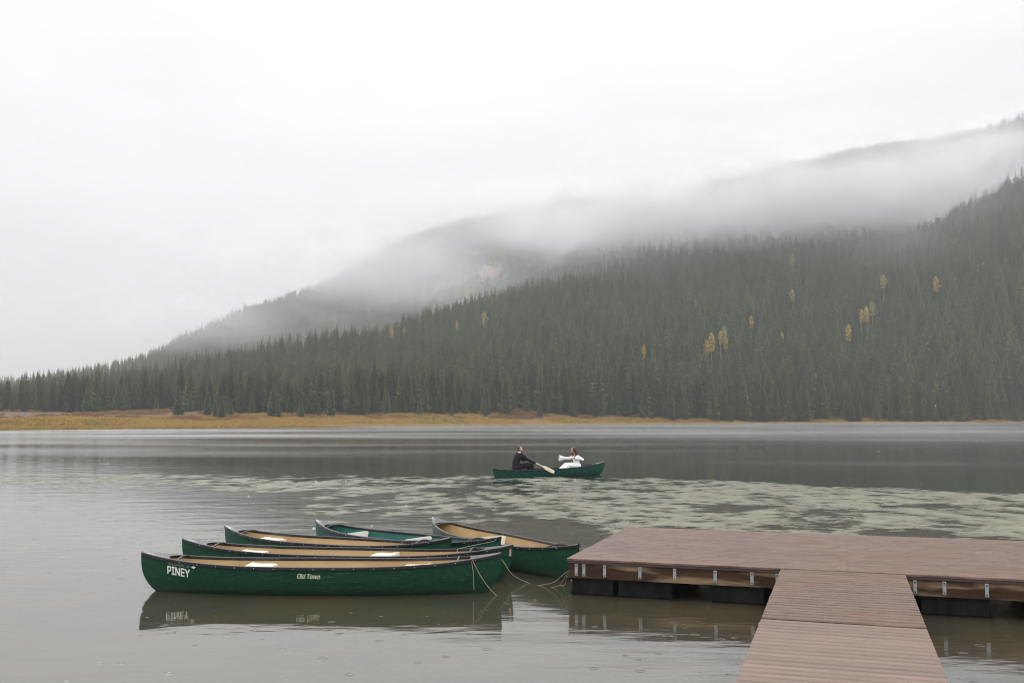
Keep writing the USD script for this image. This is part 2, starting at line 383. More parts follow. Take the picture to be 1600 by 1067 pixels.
def fog_bank(center, radii, density, label, rotz=0.0, seed=0.0, nscale=1.5, edge_=0.75, lo=0.28, hi=0.72):
    """A cloud lying on the slope: an ellipsoid whose density fades to nothing at its skin, broken up by noise."""
    name = numbered('/World/Looks', 'fog_volume')
    m = usdkit.material(stage, '/World/Looks/' + name, {
        'co': ('texture_coordinate', {}),
        'len': ('vector_math', {'math_type': 'length'}),
        'fall': ('map_range', {'range_type': 'smoothstep', 'from_min': 1.0, 'from_max': 1.0 - edge_, 'to_min': 0.0, 'to_max': 1.0, 'clamp': True}),
        'mp': ('mapping', {'mapping_type': 'point', 'location': (seed, seed * 0.7, 3.1 * seed), 'scale': (1.0, 1.0, 0.8)}),
        'n': ('noise_texture', {'scale': nscale, 'detail': 3.0, 'roughness': 0.6}),
        'nr': ('map_range', {'from_min': lo, 'from_max': hi, 'to_min': 0.0, 'to_max': 1.0, 'clamp': True}),
        'm1': ('math', {'math_type': 'multiply'}), 'm2': ('math', {'math_type': 'multiply', 'value2': density}),
        'v': ('principled_volume', {'color': (0.985, 0.99, 1.0), 'anisotropy': 0.0}),
    }, [('co.object', 'len.vector1'), ('len.value', 'fall.value'), ('co.object', 'mp.vector'), ('mp.vector', 'n.vector'), ('n.fac', 'nr.value'),
        ('fall.result', 'm1.value1'), ('nr.result', 'm1.value2'), ('m1.value', 'm2.value1'), ('m2.value', 'v.density')], volume='v.volume')
    s = trimesh.creation.icosphere(2)
    p = obj('fog_bank', s, m)
    x = UsdGeom.Xformable(p)
    x.AddTranslateOp().Set(Gf.Vec3d(*map(float, center)))
    x.AddRotateZOp().Set(math.degrees(rotz))
    x.AddScaleOp().Set(Gf.Vec3f(*map(float, radii)))
    tag(p, label, None, None, 'stuff')
    return p
# ------------------------------------------------------------------ spruces
def leaf_mat(name, c1, c2, c3, trans=0.25):
    return usdkit.material(stage, '/World/Looks/' + name, {
        'oi': ('object_info', {}), 'r': ('rgb_ramp', {'ramp': [(0.0, c1), (0.5, c2), (1.0, c3)]}),
        'co': ('texture_coordinate', {}), 'n': ('noise_texture', {'scale': 1.3, 'detail': 3.0}),
        'v': ('map_range', {'from_min': 0.3, 'from_max': 0.7, 'to_min': 0.6, 'to_max': 1.4, 'clamp': True}),
        'm': ('vector_math', {'math_type': 'scale'}),
        'p': ('principled_bsdf', {'roughness': 0.75, 'specular_ior_level': 0.25}), 't': ('translucent_bsdf', {}), 'mix': ('mix_closure', {'fac': trans}),
    }, [('oi.random', 'r.fac'), ('co.object', 'n.vector'), ('n.fac', 'v.value'), ('r.color', 'm.vector1'), ('v.result', 'm.scale'),
        ('m.vector', 'p.base_color'), ('m.vector', 't.color'), ('p.BSDF', 'mix.closure1'), ('t.BSDF', 'mix.closure2')], surface='mix.closure')
needle_mat = leaf_mat('spruce_needles', (0.026, 0.040, 0.015), (0.050, 0.068, 0.024), (0.088, 0.104, 0.032))
young_mat = leaf_mat('young_needles', (0.06, 0.088, 0.055), (0.075, 0.10, 0.06), (0.09, 0.11, 0.055))
gold_mat = leaf_mat('gold_leaves', (0.42, 0.25, 0.045), (0.45, 0.32, 0.07), (0.36, 0.32, 0.09), 0.35)
bark_mat = noisy('spruce_bark', (0.06, 0.045, 0.035), (0.10, 0.08, 0.065), 6.0, (0.8, 0.95), (1, 1, 0.3))
aspen_bark = noisy('aspen_bark', (0.38, 0.36, 0.31), (0.2, 0.18, 0.15), 6.0, (0.7, 0.9), (1, 1, 2.0))

def spruce(seed, whorls, per, h=16.0, R=2.3, base=0.06, narrow=0.85):
    r = random.Random(seed)
    v, f = [], []
    for w in range(whorls):
        t = ((w + 0.5 * r.random()) / whorls) ** 0.85
        z = h * (base + (0.985 - base) * t)
        L0 = R * (1 - t) ** narrow * (0.9 + 0.2 * r.random()) + 0.12
        if t < 0.12:
            L0 *= 0.7 + 2.0 * t
        n = max(4, int(per * (1 - 0.35 * t)))
        a0 = r.random() * 6.28
        for k in range(n):
            a = a0 + 2 * PI * k / n + r.uniform(-0.25, 0.25)
            L = L0 * r.uniform(0.62, 1.12)
            dz = -L * r.uniform(0.18, 0.5) * (1 - 0.8 * t)
            wd = L * r.uniform(0.26, 0.40) + 0.06
            hang = wd * r.uniform(0.7, 1.2)
            d = np.array([math.cos(a), math.sin(a), 0.0]); s = np.array([-d[1], d[0], 0.0]); up = np.array([0, 0, 1.0])
            p0 = up * z
            pm = d * L * 0.55 + up * (z + dz * 0.45 + 0.05 * L)
            pt = d * L + up * (z + dz * 0.8)
            pl = d * L * r.uniform(0.5, 0.75) + s * wd + up * (z + dz * 0.6 - hang)
            pr = d * L * r.uniform(0.5, 0.75) - s * wd + up * (z + dz * 0.6 - hang)
            i = len(v)
            v += [p0, pm, pt, pl, pr]
            f += [(i, i + 3, i + 1), (i, i + 1, i + 4), (i + 1, i + 3, i + 2), (i + 1, i + 2, i + 4)]
    # leader
    i = len(v)
    v += [np.array([0, 0, h * 1.02]), np.array([0.12, 0, h * 0.955]), np.array([-0.06, 0.1, h * 0.955]), np.array([-0.06, -0.1, h * 0.955])]
    f += [(i, i + 1, i + 2), (i, i + 2, i + 3), (i, i + 3, i + 1)]
    crown = trimesh.Trimesh(np.array(v), np.array(f), process=False)
    trunk = tube([(0, 0, -0.6), (0, 0, h * 0.3), (0, 0, h * 0.95)], [0.24, 0.17, 0.03], 6)
    return crown, trunk

rng = np.random.default_rng(11)
SPRUCE_H = 16.0
near_shapes = [spruce(100 + k, 34, 9, SPRUCE_H, [2.8, 3.3, 2.4, 3.6, 2.9][k], 0.05 + 0.02 * (k % 3), [0.85, 0.75, 0.95, 0.8, 0.7][k]) for k in range(5)]
low_shapes = [spruce(200 + k, 20, 7, SPRUCE_H, [2.9, 3.4, 2.5, 3.6][k], 0.06, [0.85, 0.75, 0.95, 0.8][k]) for k in range(4)]

def scatter(zf, region, spacing, seed):
    """Jittered grid in world metres."""
    x0, x1, y0, y1 = region
    g = np.random.default_rng(seed)
    gx, gy = np.meshgrid(np.arange(x0, x1, spacing), np.arange(y0, y1, spacing), indexing='ij')
    gx = gx + g.uniform(-.5, .5, gx.shape) * spacing; gy = gy + g.uniform(-.5, .5, gy.shape) * spacing
    return np.stack([gx.ravel(), gy.ravel()], 1)

pts = scatter(zM, (-700, 760, 200, 985), 4.0, 3)
u = pts[:, 0] / pts[:, 1]
jag = (meshkit.fbm(np.c_[pts * 0.06, 0 * u], 3, 4) - 0.5) * np.interp(u, [U(0), U(700), U(1200)], [50, 26, 8])
s_in = pts[:, 1] - shore(u) - edge(u) - jag
crestY = np.interp(u, [U(0), U(300), U(500), U(600), U(700), U(800), U(900), U(1000), U(1120), U(1400), U(1600)], [400, 430, 480, 520, 570, 630, 690, 750, 830, 890, 930])
keep = (s_in > 0) & (np.abs(u) < 0.62) & (pts[:, 1] < crestY + 25)
pts, u, s_in = pts[keep], u[keep], s_in[keep]
hgt = rng.uniform(0.50, 1.0, len(pts)) ** 0.9 * np.where(s_in < 6, rng.uniform(0.45, 1.0, len(pts)), 1.0)
hgt *= np.interp(u, [U(0), U(500), U(1100)], [0.84, 0.95, 1.12]) * np.interp(pts[:, 1], [400, 700], [1.0, 0.92])

# golden aspens, seen singly on the slope (photograph column, row of the crown's middle, height)
ASPENS = [
    (611, 517, 7.0, 0, 'main', 'bright orange aspen standing alone low on the slope, left of the other golden trees'),
    (632, 516, 4.5, 0, 'main', 'tiny orange aspen just right of the bright lone orange aspen'),
    (714, 507, 5.5, 1, 'main', 'small golden aspen left of the pale yellow aspen at the foot of the ridge'),
    (757, 496, 8.0, 2, 'main', 'broad pale yellow aspen at the foot of the ridge above the couple'),
    (1006, 546, 6.0, 0, 'main', 'dull orange aspen low on the slope above the canoe bow'),
    (1104, 541, 7.5, 0, 'main', 'lowest orange aspen at the left foot of the large golden clump'),
    (1112, 531, 9.0, 1, 'main', 'tall golden aspen in the middle of the large golden clump'),
    (1126, 524, 6.0, 0, 'main', 'small orange aspen at the right of the large golden clump'),
    (1132, 516, 6.5, 2, 'main', 'pale yellow green aspen topmost of the large golden clump'),
    (1134, 531, 6.0, 2, 'main', 'pale yellow aspen lowest at the right of the large golden clump'),
    (1174, 500, 6.0, 1, 'main', 'small golden aspen alone to the right above the large golden clump'),
    (1222, 524, 4.5, 2, 'main', 'faint yellow aspen low between the two golden clumps'),
    (1238, 459, 6.5, 2, 'main', 'pale greenish aspen high on the middle of the slope'),
    (1238, 404, 7.0, 2, 'main', 'misty pale aspen just under the low cloud'),
    (1326, 517, 8.5, 1, 'main', 'golden aspen standing alone below the right golden clump'),
    (1346, 491, 7.0, 0, 'main', 'left and lowest golden aspen of the right clump'),
    (1354, 488, 9.0, 1, 'main', 'tallest golden aspen in the middle of the right clump'),
    (1363, 479, 8.0, 2, 'main', 'yellow green aspen topmost of the right clump'),
    (1380, 437, 8.5, 2, 'main', 'dull yellow aspen high on the right part of the slope'),
    (1463, 441, 9.5, 0, 'main', 'slim bright orange aspen farthest right on the slope'),
    (780, 388, 12.0, 0, 'far', 'fog veiled golden aspen highest in the gully of the far hill'),
    (777, 398, 9.0, 0, 'far', 'fog veiled golden aspen second from the top in the far gully'),
    (771, 410, 10.0, 1, 'far', 'fog veiled golden aspen third from the top in the far gully'),
    (730, 457, 11.0, 1, 'far', 'misty yellow aspen at the foot of the red scree'),
    (712, 457, 9.0, 0, 'far', 'misty orange aspen left of the foot of the red scree'),
]
aspen_spots = []
for px, py, hh, kind, where, label in ASPENS:
    zf = zM if where == 'main' else zF
    hh *= 0.60
    p = ground_hit(px, py, zf, 260 if where == 'main' else 640, lift=8 + hh / 2)
    aspen_spots.append((p[0], p[1], hh, kind, label, where))
ap = np.array([(a[0], a[1], a[2]) for a in aspen_spots])
def under_aspens(P):
    ok = np.ones(len(P), bool)
    for ax, ay, ah in ap:
        d = np.array([ax, ay]) / math.hypot(ax, ay)
        rel = P - np.array([ax, ay])
        along = -(rel @ d); across = rel @ np.array([d[1], -d[0]])
        ok &= ~((along > -2.5) & (along < 22) & (np.abs(across) < 0.32 * ah + 1.2))
    return ok
hgt = np.where(under_aspens(pts), hgt, np.minimum(hgt * 0.5, 0.42))     # low young trees round the aspens
zz = zM(pts[:, 0], pts[:, 1])

# the 300 that show largest: in view and unobstructed, i.e. the front rows
px_h = hgt * SPRUCE_H / pts[:, 1]
inview = np.abs(u) < 0.53
front = np.where(inview & (s_in < 16), px_h, 0) - 0.0006 * np.maximum(s_in, 0)
order = np.argsort(-front)
big = order[:300]
rest = np.ones(len(pts), bool); rest[big] = False
print('forest trees', len(pts), 'front candidates', int((front > 0).sum()))

spruce_src = []
GROUPS = [
    ('slim dark green spruce in the front row of the far shore wood', 'slim spruces along the front of the far wood'),
    ('broad dark green spruce in the front row of the far shore wood', 'broad spruces along the front of the far wood'),
    ('very narrow spruce in the front row of the far shore wood', 'narrow spruces along the front of the far wood'),
    ('wide skirted spruce in the front row of the far shore wood', 'wide skirted spruces along the front of the far wood'),
    ('evenly tapered spruce in the front row of the far shore wood', 'tapered spruces along the front of the far wood')]
def place_tree(k, x, y, z, sc, rot, label, group, name='spruce_tree', cat='tree', shapes=None):
    if spruce_src_by.get((name, k)) is None:
        t = thing(name, label, cat, (x, y, z), rot, group, (sc * 1.0, sc * 1.0, sc))
        c, tr = (shapes or near_shapes)[k]
        obj('crown', c, needle_mat if name == 'spruce_tree' else young_mat, t); obj('trunk', tr, bark_mat, t)
        spruce_src_by[(name, k)] = t
        return t
    return copy_of(spruce_src_by[(name, k)], name, label, cat, (x, y, z), rot, group, (sc, sc, sc))
spruce_src_by = {}
for q, i in enumerate(sorted(big, key=lambda i: u[i])):
    k = int(rng.integers(0, 5))
    place_tree(k, pts[i, 0], pts[i, 1], zz[i], hgt[i], rng.uniform(0, 6.28), *GROUPS[k])

def instancer(path, protos, P, scales, rots, ids, material_pairs=None):
    pi = UsdGeom.PointInstancer.Define(stage, path)
    targets = []
    for k, parts in enumerate(protos):
        x = UsdGeom.Xform.Define(stage, '%s/shape_%03d' % (path, k))
        for nm, mesh, mat in parts:
            usdkit.mesh(stage, '%s/%s' % (x.GetPath(), nm), mesh, mat)
        targets.append(x.GetPath())
    pi.CreatePrototypesRel().SetTargets(targets)
    pi.CreatePositionsAttr(Vt.Vec3fArray.FromNumpy(np.asarray(P, np.float32)))
    pi.CreateProtoIndicesAttr(Vt.IntArray.FromNumpy(np.asarray(ids, np.int32)))
    sc = np.asarray(scales, np.float32)
    if sc.ndim == 1:
        sc = np.repeat(sc[:, None], 3, 1)
    pi.CreateScalesAttr(Vt.Vec3fArray.FromNumpy(sc))
    h = np.zeros((len(P), 4), np.float32)
    h[:, 2] = np.sin(np.asarray(rots) / 2); h[:, 3] = np.cos(np.asarray(rots) / 2)
    pi.CreateOrientationsAttr(Vt.QuathArray([Gf.Quath(float(a[3]), float(a[0]), float(a[1]), float(a[2])) for a in h]))
    return pi.GetPrim()

protos = [[('crown', c, needle_mat), ('trunk', t, bark_mat)] for c, t in low_shapes]
n = int(rest.sum())
fw = rng.uniform(0.85, 1.15, n)
tag(instancer('/World/spruce_forest', protos, np.c_[pts[rest], zz[rest]], np.c_[hgt[rest] * fw, hgt[rest] * fw, hgt[rest]], rng.uniform(0, 6.28, n), rng.integers(0, 4, n)),
    'dense dark spruce forest covering the slope behind the front row', None, None, 'stuff')

fp = scatter(zF, (-640, 420, 600, 1180), 5.6, 8)
fu = fp[:, 0] / fp[:, 1]
fcrest = np.interp(fu, [U(0), U(220), U(500), U(800), U(1000)], [850, 880, 950, 1050, 1090])
scree_c = ground_hit(764, 430, zF, 640)
scree_c2 = ground_hit(722, 452, zF, 640)
sd = np.hypot((fp[:, 0] - scree_c[0]) / 8, (fp[:, 1] - scree_c[1]) / 18)
sd2 = np.hypot((fp[:, 0] - scree_c2[0]) / 7, (fp[:, 1] - scree_c2[1]) / 8)
keep = (np.abs(fu) < 0.62) & (fu < U(1150)) & (fp[:, 1] < fcrest + 30) & (sd > 1) & (sd2 > 1)
fp = fp[keep]; n = len(fp)
fh = rng.uniform(0.45, 0.85, n) * np.where(under_aspens(fp), 1, 0.45)
print('far trees', n)
tag(instancer('/World/far_forest', protos, np.c_[fp, zF(fp[:, 0], fp[:, 1])], fh, rng.uniform(0, 6.28, n), rng.integers(0, 4, n)),
    'spruce forest fading into fog on the far hill', None, None, 'stuff')

# red scree in the gully of the far hill: loose stones on a bare patch
def scree_patch(c, rx, ry, n, seed):
    g = np.random.default_rng(seed)
    a = g.uniform(0, 2 * PI, n); r_ = np.sqrt(g.uniform(0, 1, n))
    x = c[0] + rx * r_ * np.cos(a); y = c[1] + ry * r_ * np.sin(a)
    z = zF(x, y)
    out = []
    ico = trimesh.creation.icosahedron()
    for k in range(n):
        m = ico.copy(); m.apply_scale(g.uniform(0.5, 1.6, 3) * (1.3, 1.3, 0.7)); m.apply_translation((x[k], y[k], z[k]))
        out.append(m)
    return trimesh.util.concatenate(out)
scree_mat = noisy('red_scree', (0.26, 0.12, 0.10), (0.36, 0.22, 0.18), 0.2, (0.8, 0.95))
tag(obj('scree', trimesh.util.concatenate([scree_patch(scree_c, 7.5, 20, 260, 1), scree_patch(scree_c2, 8, 9, 60, 2)]), scree_mat),
    'reddish scree of loose stones in the gully of the far hill', None, None, 'stuff')

# golden aspens
def aspen(seed, h, wide):
    r = random.Random(seed)
    v, f = [], []
    for k in range(420):
        t = r.random()
        z = 8 + h * t if k % 3 else 6.3 + 2.2 * r.random()
        prof = wide * (math.sin(PI * min(1, 0.12 + 0.88 * t) ** 0.8) ** 0.75 + 0.05)
        a = r.uniform(0, 6.28); prof = prof if k % 3 else wide * 0.8
        rad = prof * math.sqrt(r.random()) * (0.75 + 0.4 * math.sin(3 * a + seed) * math.cos(5 * t + seed))
        c = np.array([rad * math.cos(a), rad * math.sin(a), z])
        s = h * r.uniform(0.04, 0.075)
        q = [np.array([r.gauss(0, 1), r.gauss(0, 1), r.gauss(0, 1)]) for _ in range(2)]
        q = [x / np.linalg.norm(x) * s for x in q]
        i = len(v)
        v += [c + q[0], c + q[1], c - q[0], c - q[1]]
        f += [(i, i + 1, i + 2), (i, i + 2, i + 3)]
    crown = trimesh.Trimesh(np.array(v), np.array(f), process=False)
    parts_ = [tube([(0, 0, -0.5), (0.1, 0, 6), (0, 0.1, 8 + h * 0.9)], [0.14, 0.10, 0.02], 6)]
    for k in range(6):
        a = r.uniform(0, 6.28); z = 7.5 + h * 0.1 * k
        parts_.append(tube([(0, 0, z), (0.6 * wide * math.cos(a), 0.6 * wide * math.sin(a), z + 0.12 * h)], [0.006 * h, 0.002 * h], 5))
    return crown, trimesh.util.concatenate(parts_)
aspen_mats = [leaf_mat('orange_leaves', (0.50, 0.33, 0.07), (0.54, 0.36, 0.08), (0.48, 0.34, 0.09), 0.35),
              leaf_mat('golden_leaves', (0.50, 0.39, 0.11), (0.52, 0.41, 0.12), (0.46, 0.38, 0.11), 0.35),
              leaf_mat('pale_leaves', (0.40, 0.36, 0.12), (0.42, 0.37, 0.13), (0.36, 0.36, 0.13), 0.35)]
for n_, (x, y, hh, kind, label, where) in enumerate(aspen_spots):
    z = float((zM if where == 'main' else zF)(x, y))
    t = thing('aspen_tree', label, 'tree', (x, y, z), rng.uniform(0, 6), None)
    c, tr = aspen(n_ + 5, hh, hh * (0.34 if kind == 2 else 0.27))
    obj('crown', c, aspen_mats[kind], t); obj('trunk', tr, aspen_bark, t)
# ------------------------------------------------------------------ low cloud on the slopes
def fb(px, py, Y, rx, ry, rz, dens, label, **k):
    fog_bank(at_y(px, py, Y), (rx, ry, rz), dens, label, **k)
for px, py, Y, dn, lab in ((965, 352, 590, 0.020, 'lowest left fog slab drifting along the main slope'), (1090, 345, 575, 0.024, 'second fog slab from the left along the main slope'),
                           (1215, 328, 590, 0.026, 'middle fog slab lying along the main slope'), (1345, 306, 610, 0.026, 'fog slab reaching behind the right spur'),
                           (1480, 275, 660, 0.026, 'fog slab behind the right spur'), (1600, 250, 690, 0.022, 'fog slab at the right edge behind the spur')):
    fb(px, py, Y, 95, 120, 30, dn, lab, seed=px * 0.013, rotz=0.1)
fb(1230, 385, 560, 300, 120, 62, 0.006, 'broad thin veil of mist over the upper half of the main slope', seed=21.0, rotz=0.08, lo=0.35, hi=0.75, nscale=2.4)
fb(480, 470, 640, 210, 110, 44, 0.0045, 'broad thin veil of mist in front of the far hill', seed=23.0, lo=0.35, hi=0.75, nscale=2.4)
fb(930, 335, 760, 110, 100, 36, 0.024, 'fog spilling over the saddle between ridge and far hill', seed=5.1)
fb(620, 425, 690, 95, 90, 32, 0.024, 'fog bank rolling over the left shoulder of the far hill', seed=7.0)
fb(500, 400, 800, 120, 90, 40, 0.013, 'fog bank above the left shoulder of the far hill', seed=8.2)
fb(290, 505, 640, 80, 70, 24, 0.016, 'pale fog wisps below the left end of the far hill', seed=9.5)
fb(730, 350, 880, 150, 90, 46, 0.022, 'thick cloud covering the top of the far hill', seed=12.0)
fb(1130, 262, 740, 150, 70, 36, 0.014, 'thin cloud veiling the left part of the upper ridge', seed=15.0)
fb(1430, 215, 820, 190, 70, 36, 0.0085, 'thin cloud veiling the right part of the upper ridge', seed=17.0)

# mist drifting low over the water before the far shore
def mist(outline, h, dens, label, seed):
    name = numbered('/World/Looks', 'mist_volume')
    m = usdkit.material(stage, '/World/Looks/' + name, {
        'g': ('geometry', {}), 'mp': ('mapping', {'mapping_type': 'point', 'scale': (0.012, 0.035, 0.0), 'location': (seed, 0, 0)}),
        'n': ('noise_texture', {'scale': 1.0, 'detail': 3.0}), 'nr': ('map_range', {'from_min': 0.44, 'from_max': 0.70, 'to_min': 0.0, 'to_max': dens, 'clamp': True}),
        'v': ('principled_volume', {'color': (0.985, 0.99, 1.0), 'anisotropy': 0.0})},
        [('g.position', 'mp.vector'), ('mp.vector', 'n.vector'), ('n.fac', 'nr.value'), ('nr.result', 'v.density')], volume='v.volume')
    prism = trimesh.creation.extrude_polygon(sg.Polygon(outline), h, engine='earcut'); prism.apply_translation((0, 0, 0.02))
    tag(obj('water_mist', fix(prism), m), label, None, None, 'stuff')
rim_u = np.linspace(-0.2, 0.56, 24)
far_ = shore(rim_u) - np.interp(rim_u, [-0.5, 0.5], [5, 9]); near_ = np.interp(rim_u, [-0.2, -0.05, 0.1, 0.56], [far_[0] - 2.0, 150, 112, 96])
mist([(a * b, b) for a, b in zip(rim_u, near_)] + [(a * b, b) for a, b in zip(rim_u[::-1], far_[::-1])], 0.8, 0.0055, 'thin mist drifting over the water in front of the far shore', 3.0)
# ------------------------------------------------------------------ meadow: sedge, willow shrubs, young spruces at the wood's edge
def tuft(seed, blades, h, spread, width, lean=0.35):
    r = random.Random(seed)
    v, f = [], []
    for k in range(blades):
        a = r.uniform(0, 6.28); rad = spread * math.sqrt(r.random())
        b = np.array([rad * math.cos(a), rad * math.sin(a), 0.0])
        hh = h * r.uniform(0.6, 1.1); la = r.uniform(0, 6.28); l = lean * r.random() * hh
        tip = b + np.array([l * math.cos(la), l * math.sin(la), hh])
        mid = b + 0.5 * (tip - b) + np.array([0, 0, 0.1 * hh])
        sd = np.array([math.cos(a + 1.57), math.sin(a + 1.57), 0]) * width
        i = len(v)
        v += [b - sd, b + sd, mid + sd * 0.8, mid - sd * 0.8, tip]
        f += [(i, i + 1, i + 2), (i, i + 2, i + 3), (i + 3, i + 2, i + 4)]
    return trimesh.Trimesh(np.array(v), np.array(f), process=False)
sedge_mat = leaf_mat('sedge_blades', (0.38, 0.24, 0.065), (0.44, 0.29, 0.09), (0.28, 0.20, 0.07), 0.3)
rust_mat = leaf_mat('rusty_shrub_leaves', (0.20, 0.085, 0.04), (0.26, 0.13, 0.05), (0.17, 0.12, 0.05), 0.25)
green_mat = leaf_mat('willow_leaves', (0.24, 0.20, 0.06), (0.33, 0.22, 0.06), (0.42, 0.25, 0.06), 0.25)
mg = np.random.default_rng(21)
N = 30000
um = mg.uniform(-0.56, 0.56, N)
wid = edge(um) + 6
sm = 0.3 + mg.uniform(0, 1, N) ** 1.4 * np.minimum(wid, 42)
ym = shore(um) + sm; xm = um * ym
clump = meshkit.fbm(np.c_[xm * 0.09, ym * 0.05, 0 * xm], 4, 31)
ok = (clump > 0.36) | (sm < 6)
xm, ym, sm, clump, um = xm[ok], ym[ok], sm[ok], clump[ok], um[ok]
hs = np.interp(um, [U(500), U(1000)], [1.0, 0.55]) * (0.30 + 0.7 * np.clip(clump - 0.35, 0, 1) * np.clip(sm / 5, 0.3, 1) + 0.35 * mg.random(len(xm)))
kind = np.where(sm < 26, mg.integers(0, 3, len(xm)), 0)
tag(instancer('/World/sedge_meadow', [[('blades', tuft(40 + k, 26, 1.0, 0.9, 0.05), sedge_mat)] for k in range(3)], np.c_[xm, ym, zM(xm, ym) - 0.05], np.c_[hs * 1.6, hs * 1.6, hs], mg.uniform(0, 6.28, len(xm)), kind),
    'golden sedge growing along the far shore', None, None, 'stuff')
# low shrubs in drifts: rusty ones towards the wood, olive ones by the water
def shrub_mesh(seed, n=150, h=1.0, wide=1.2):
    r = random.Random(seed)
    v, f = [], []
    for k in range(n):
        a = r.uniform(0, 6.28); rad = wide * math.sqrt(r.random()); zz_ = h * (1 - 0.6 * (rad / wide) ** 2) * r.uniform(0.15, 1.0)
        c = np.array([rad * math.cos(a), rad * math.sin(a), zz_]); s = r.uniform(0.07, 0.16)
        q = [np.array([r.gauss(0, 1), r.gauss(0, 1), r.gauss(0, 1)]) for _ in range(2)]
        q = [x / np.linalg.norm(x) * s for x in q]
        i = len(v); v += [c + q[0], c + q[1], c - q[0], c - q[1]]; f += [(i, i + 1, i + 2), (i, i + 2, i + 3)]
    return trimesh.Trimesh(np.array(v), np.array(f), process=False)
def shrubs(path, n, lo, hi, thr, mat, label, seed, size, noise_seed, umin=-0.56, umax=0.56):
    g = np.random.default_rng(seed)
    us_ = g.uniform(umin, umax, n); s_ = lo + (hi(us_) - lo) * g.random(n)
    y_ = shore(us_) + s_; x_ = us_ * y_
    cl = meshkit.fbm(np.c_[x_ * 0.06, y_ * 0.07, 0 * x_], 3, noise_seed)
    k = (cl > thr) & (s_ > 1)
    x_, y_, cl = x_[k], y_[k], cl[k]
    sc = size * (0.6 + 2.2 * (cl - thr) + 0.3 * g.random(len(x_)))
    tag(instancer(path, [[('leaves', shrub_mesh(seed + j), mat)] for j in range(3)], np.c_[x_, y_, zM(x_, y_) - 0.05], sc, g.uniform(0, 6.28, len(x_)), g.integers(0, 3, len(x_))), label, None, None, 'stuff')
shrubs('/World/rusty_shrubs', 6000, 20, lambda q: np.maximum(edge(q) + 4, 22), 0.47, rust_mat, 'low rust coloured shrubs in drifts behind the golden sedge', 61, 0.8, 71)
shrubs('/World/willow_shrubs', 3600, 3, lambda q: np.minimum(edge(q) + 2, 34), 0.57, green_mat, 'low olive and golden willow shrubs near the water of the far shore', 62, 1.0, 72)

YOUNG = [(427, 653, 8.0, 0), (434, 655, 6.5, 1), (470, 655, 4.2, 2), (498, 653, 3.6, 1), (517, 653, 9.5, 1), (297, 643, 4.5, 2), (324, 652, 5.5, 0), (336, 654, 4.5, 1), (346, 655, 4.8, 2),
         (360, 652, 3.6, 0), (604, 650, 5.0, 2), (655, 651, 4.2, 0), (573, 648, 4.2, 1), (244, 643, 3.8, 0), (278, 650, 7.5, 2), (758, 652, 4.5, 1), (843, 652, 3.8, 0), (706, 652, 4.0, 1)]
YL = {427: 'left and taller of the two dark young spruces standing together on the meadow', 434: 'right and shorter of the two dark young spruces standing together on the meadow',
      470: 'low bushy young spruce alone on the brown meadow between the pair and the big one', 517: 'largest young spruce standing out on the meadow in front of the wood'}
for px, py, hh, k in YOUNG:
    p = ground_hit(px, py, zM, 190)
    sc = hh / SPRUCE_H
    k = k + 1 if k < 2 else 3
    place_tree(k, p[0], p[1], float(zM(p[0], p[1])), 1.25 * sc if hh < 6 else 1.1 * sc, mg.uniform(0, 6.28), YL.get(px, 'small young spruce at the edge of the meadow in front of the wood'),
               None if px in YL else 'young spruces at the meadow edge', 'young_spruce', 'tree')
# ------------------------------------------------------------------ canoes
def canoe_paint(name, c, c2, rough=(0.28, 0.5)):
    return usdkit.material(stage, '/World/Looks/' + name, {
        'co': ('texture_coordinate', {}), 'mp': ('mapping', {'mapping_type': 'point', 'scale': (0.35, 1.0, 1.6)}),
        'n': ('noise_texture', {'scale': 5.0, 'detail': 5.0, 'roughness': 0.65}),
        'r': ('rgb_ramp', {'ramp': [(0.0, c), (0.4, c), (0.7, c2), (1.0, c2)]}),
        'mps': ('mapping', {'mapping_type': 'point', 'scale': (0.9, 12.0, 26.0), 'rotation': (0, 0.05, 0)}),
        'sc': ('noise_texture', {'scale': 6.0, 'detail': 2.0}),
        'sr': ('map_range', {'from_min': 0.64, 'from_max': 0.72, 'to_min': 0.0, 'to_max': 0.4, 'clamp': True}),
        'mx': ('mix_color', {'blend_type': 'mix', 'b': (0.16, 0.24, 0.19)}),
        'rr': ('map_range', {'from_min': 0.3, 'from_max': 0.7, 'to_min': rough[0], 'to_max': rough[1], 'clamp': True}),
        # grime along the waterline
        'sz': ('separate_xyz', {}), 'gz': ('multiply_add' if False else 'map_range', {'from_min': 0.02, 'from_max': 0.15, 'to_min': 0.75, 'to_max': 0.0, 'clamp': True}),
        'gm': ('math', {'math_type': 'multiply'}), 'mg': ('mix_color', {'blend_type': 'mix', 'b': (0.02, 0.026, 0.016)}),
        'p': ('principled_bsdf', {'specular_ior_level': 0.16}),
    }, [('co.object', 'mp.vector'), ('mp.vector', 'n.vector'), ('n.fac', 'r.fac'), ('co.object', 'mps.vector'), ('mps.vector', 'sc.vector'), ('sc.fac', 'sr.value'),
        ('r.color', 'mx.a'), ('sr.result', 'mx.fac'), ('n.fac', 'rr.value'), ('rr.result', 'p.roughness'),
        ('co.object', 'sz.vector'), ('sz.z', 'gz.value'), ('gz.result', 'gm.value1'), ('n.fac', 'gm.value2'), ('mx.result', 'mg.a'), ('gm.value', 'mg.fac'), ('mg.result', 'p.base_color')], surface='p.BSDF')
green_paint = canoe_paint('green_hull', (0.0042, 0.032, 0.016), (0.008, 0.042, 0.022))
teal_paint = canoe_paint('teal_hull', (0.004, 0.040, 0.029), (0.008, 0.052, 0.038))
tan_inside = noisy('tan_inside', (0.36, 0.235, 0.105), (0.44, 0.30, 0.15), 3.5, (0.5, 0.65), (0.5, 1, 1), 5.0, 0.15, 40, 0.003)
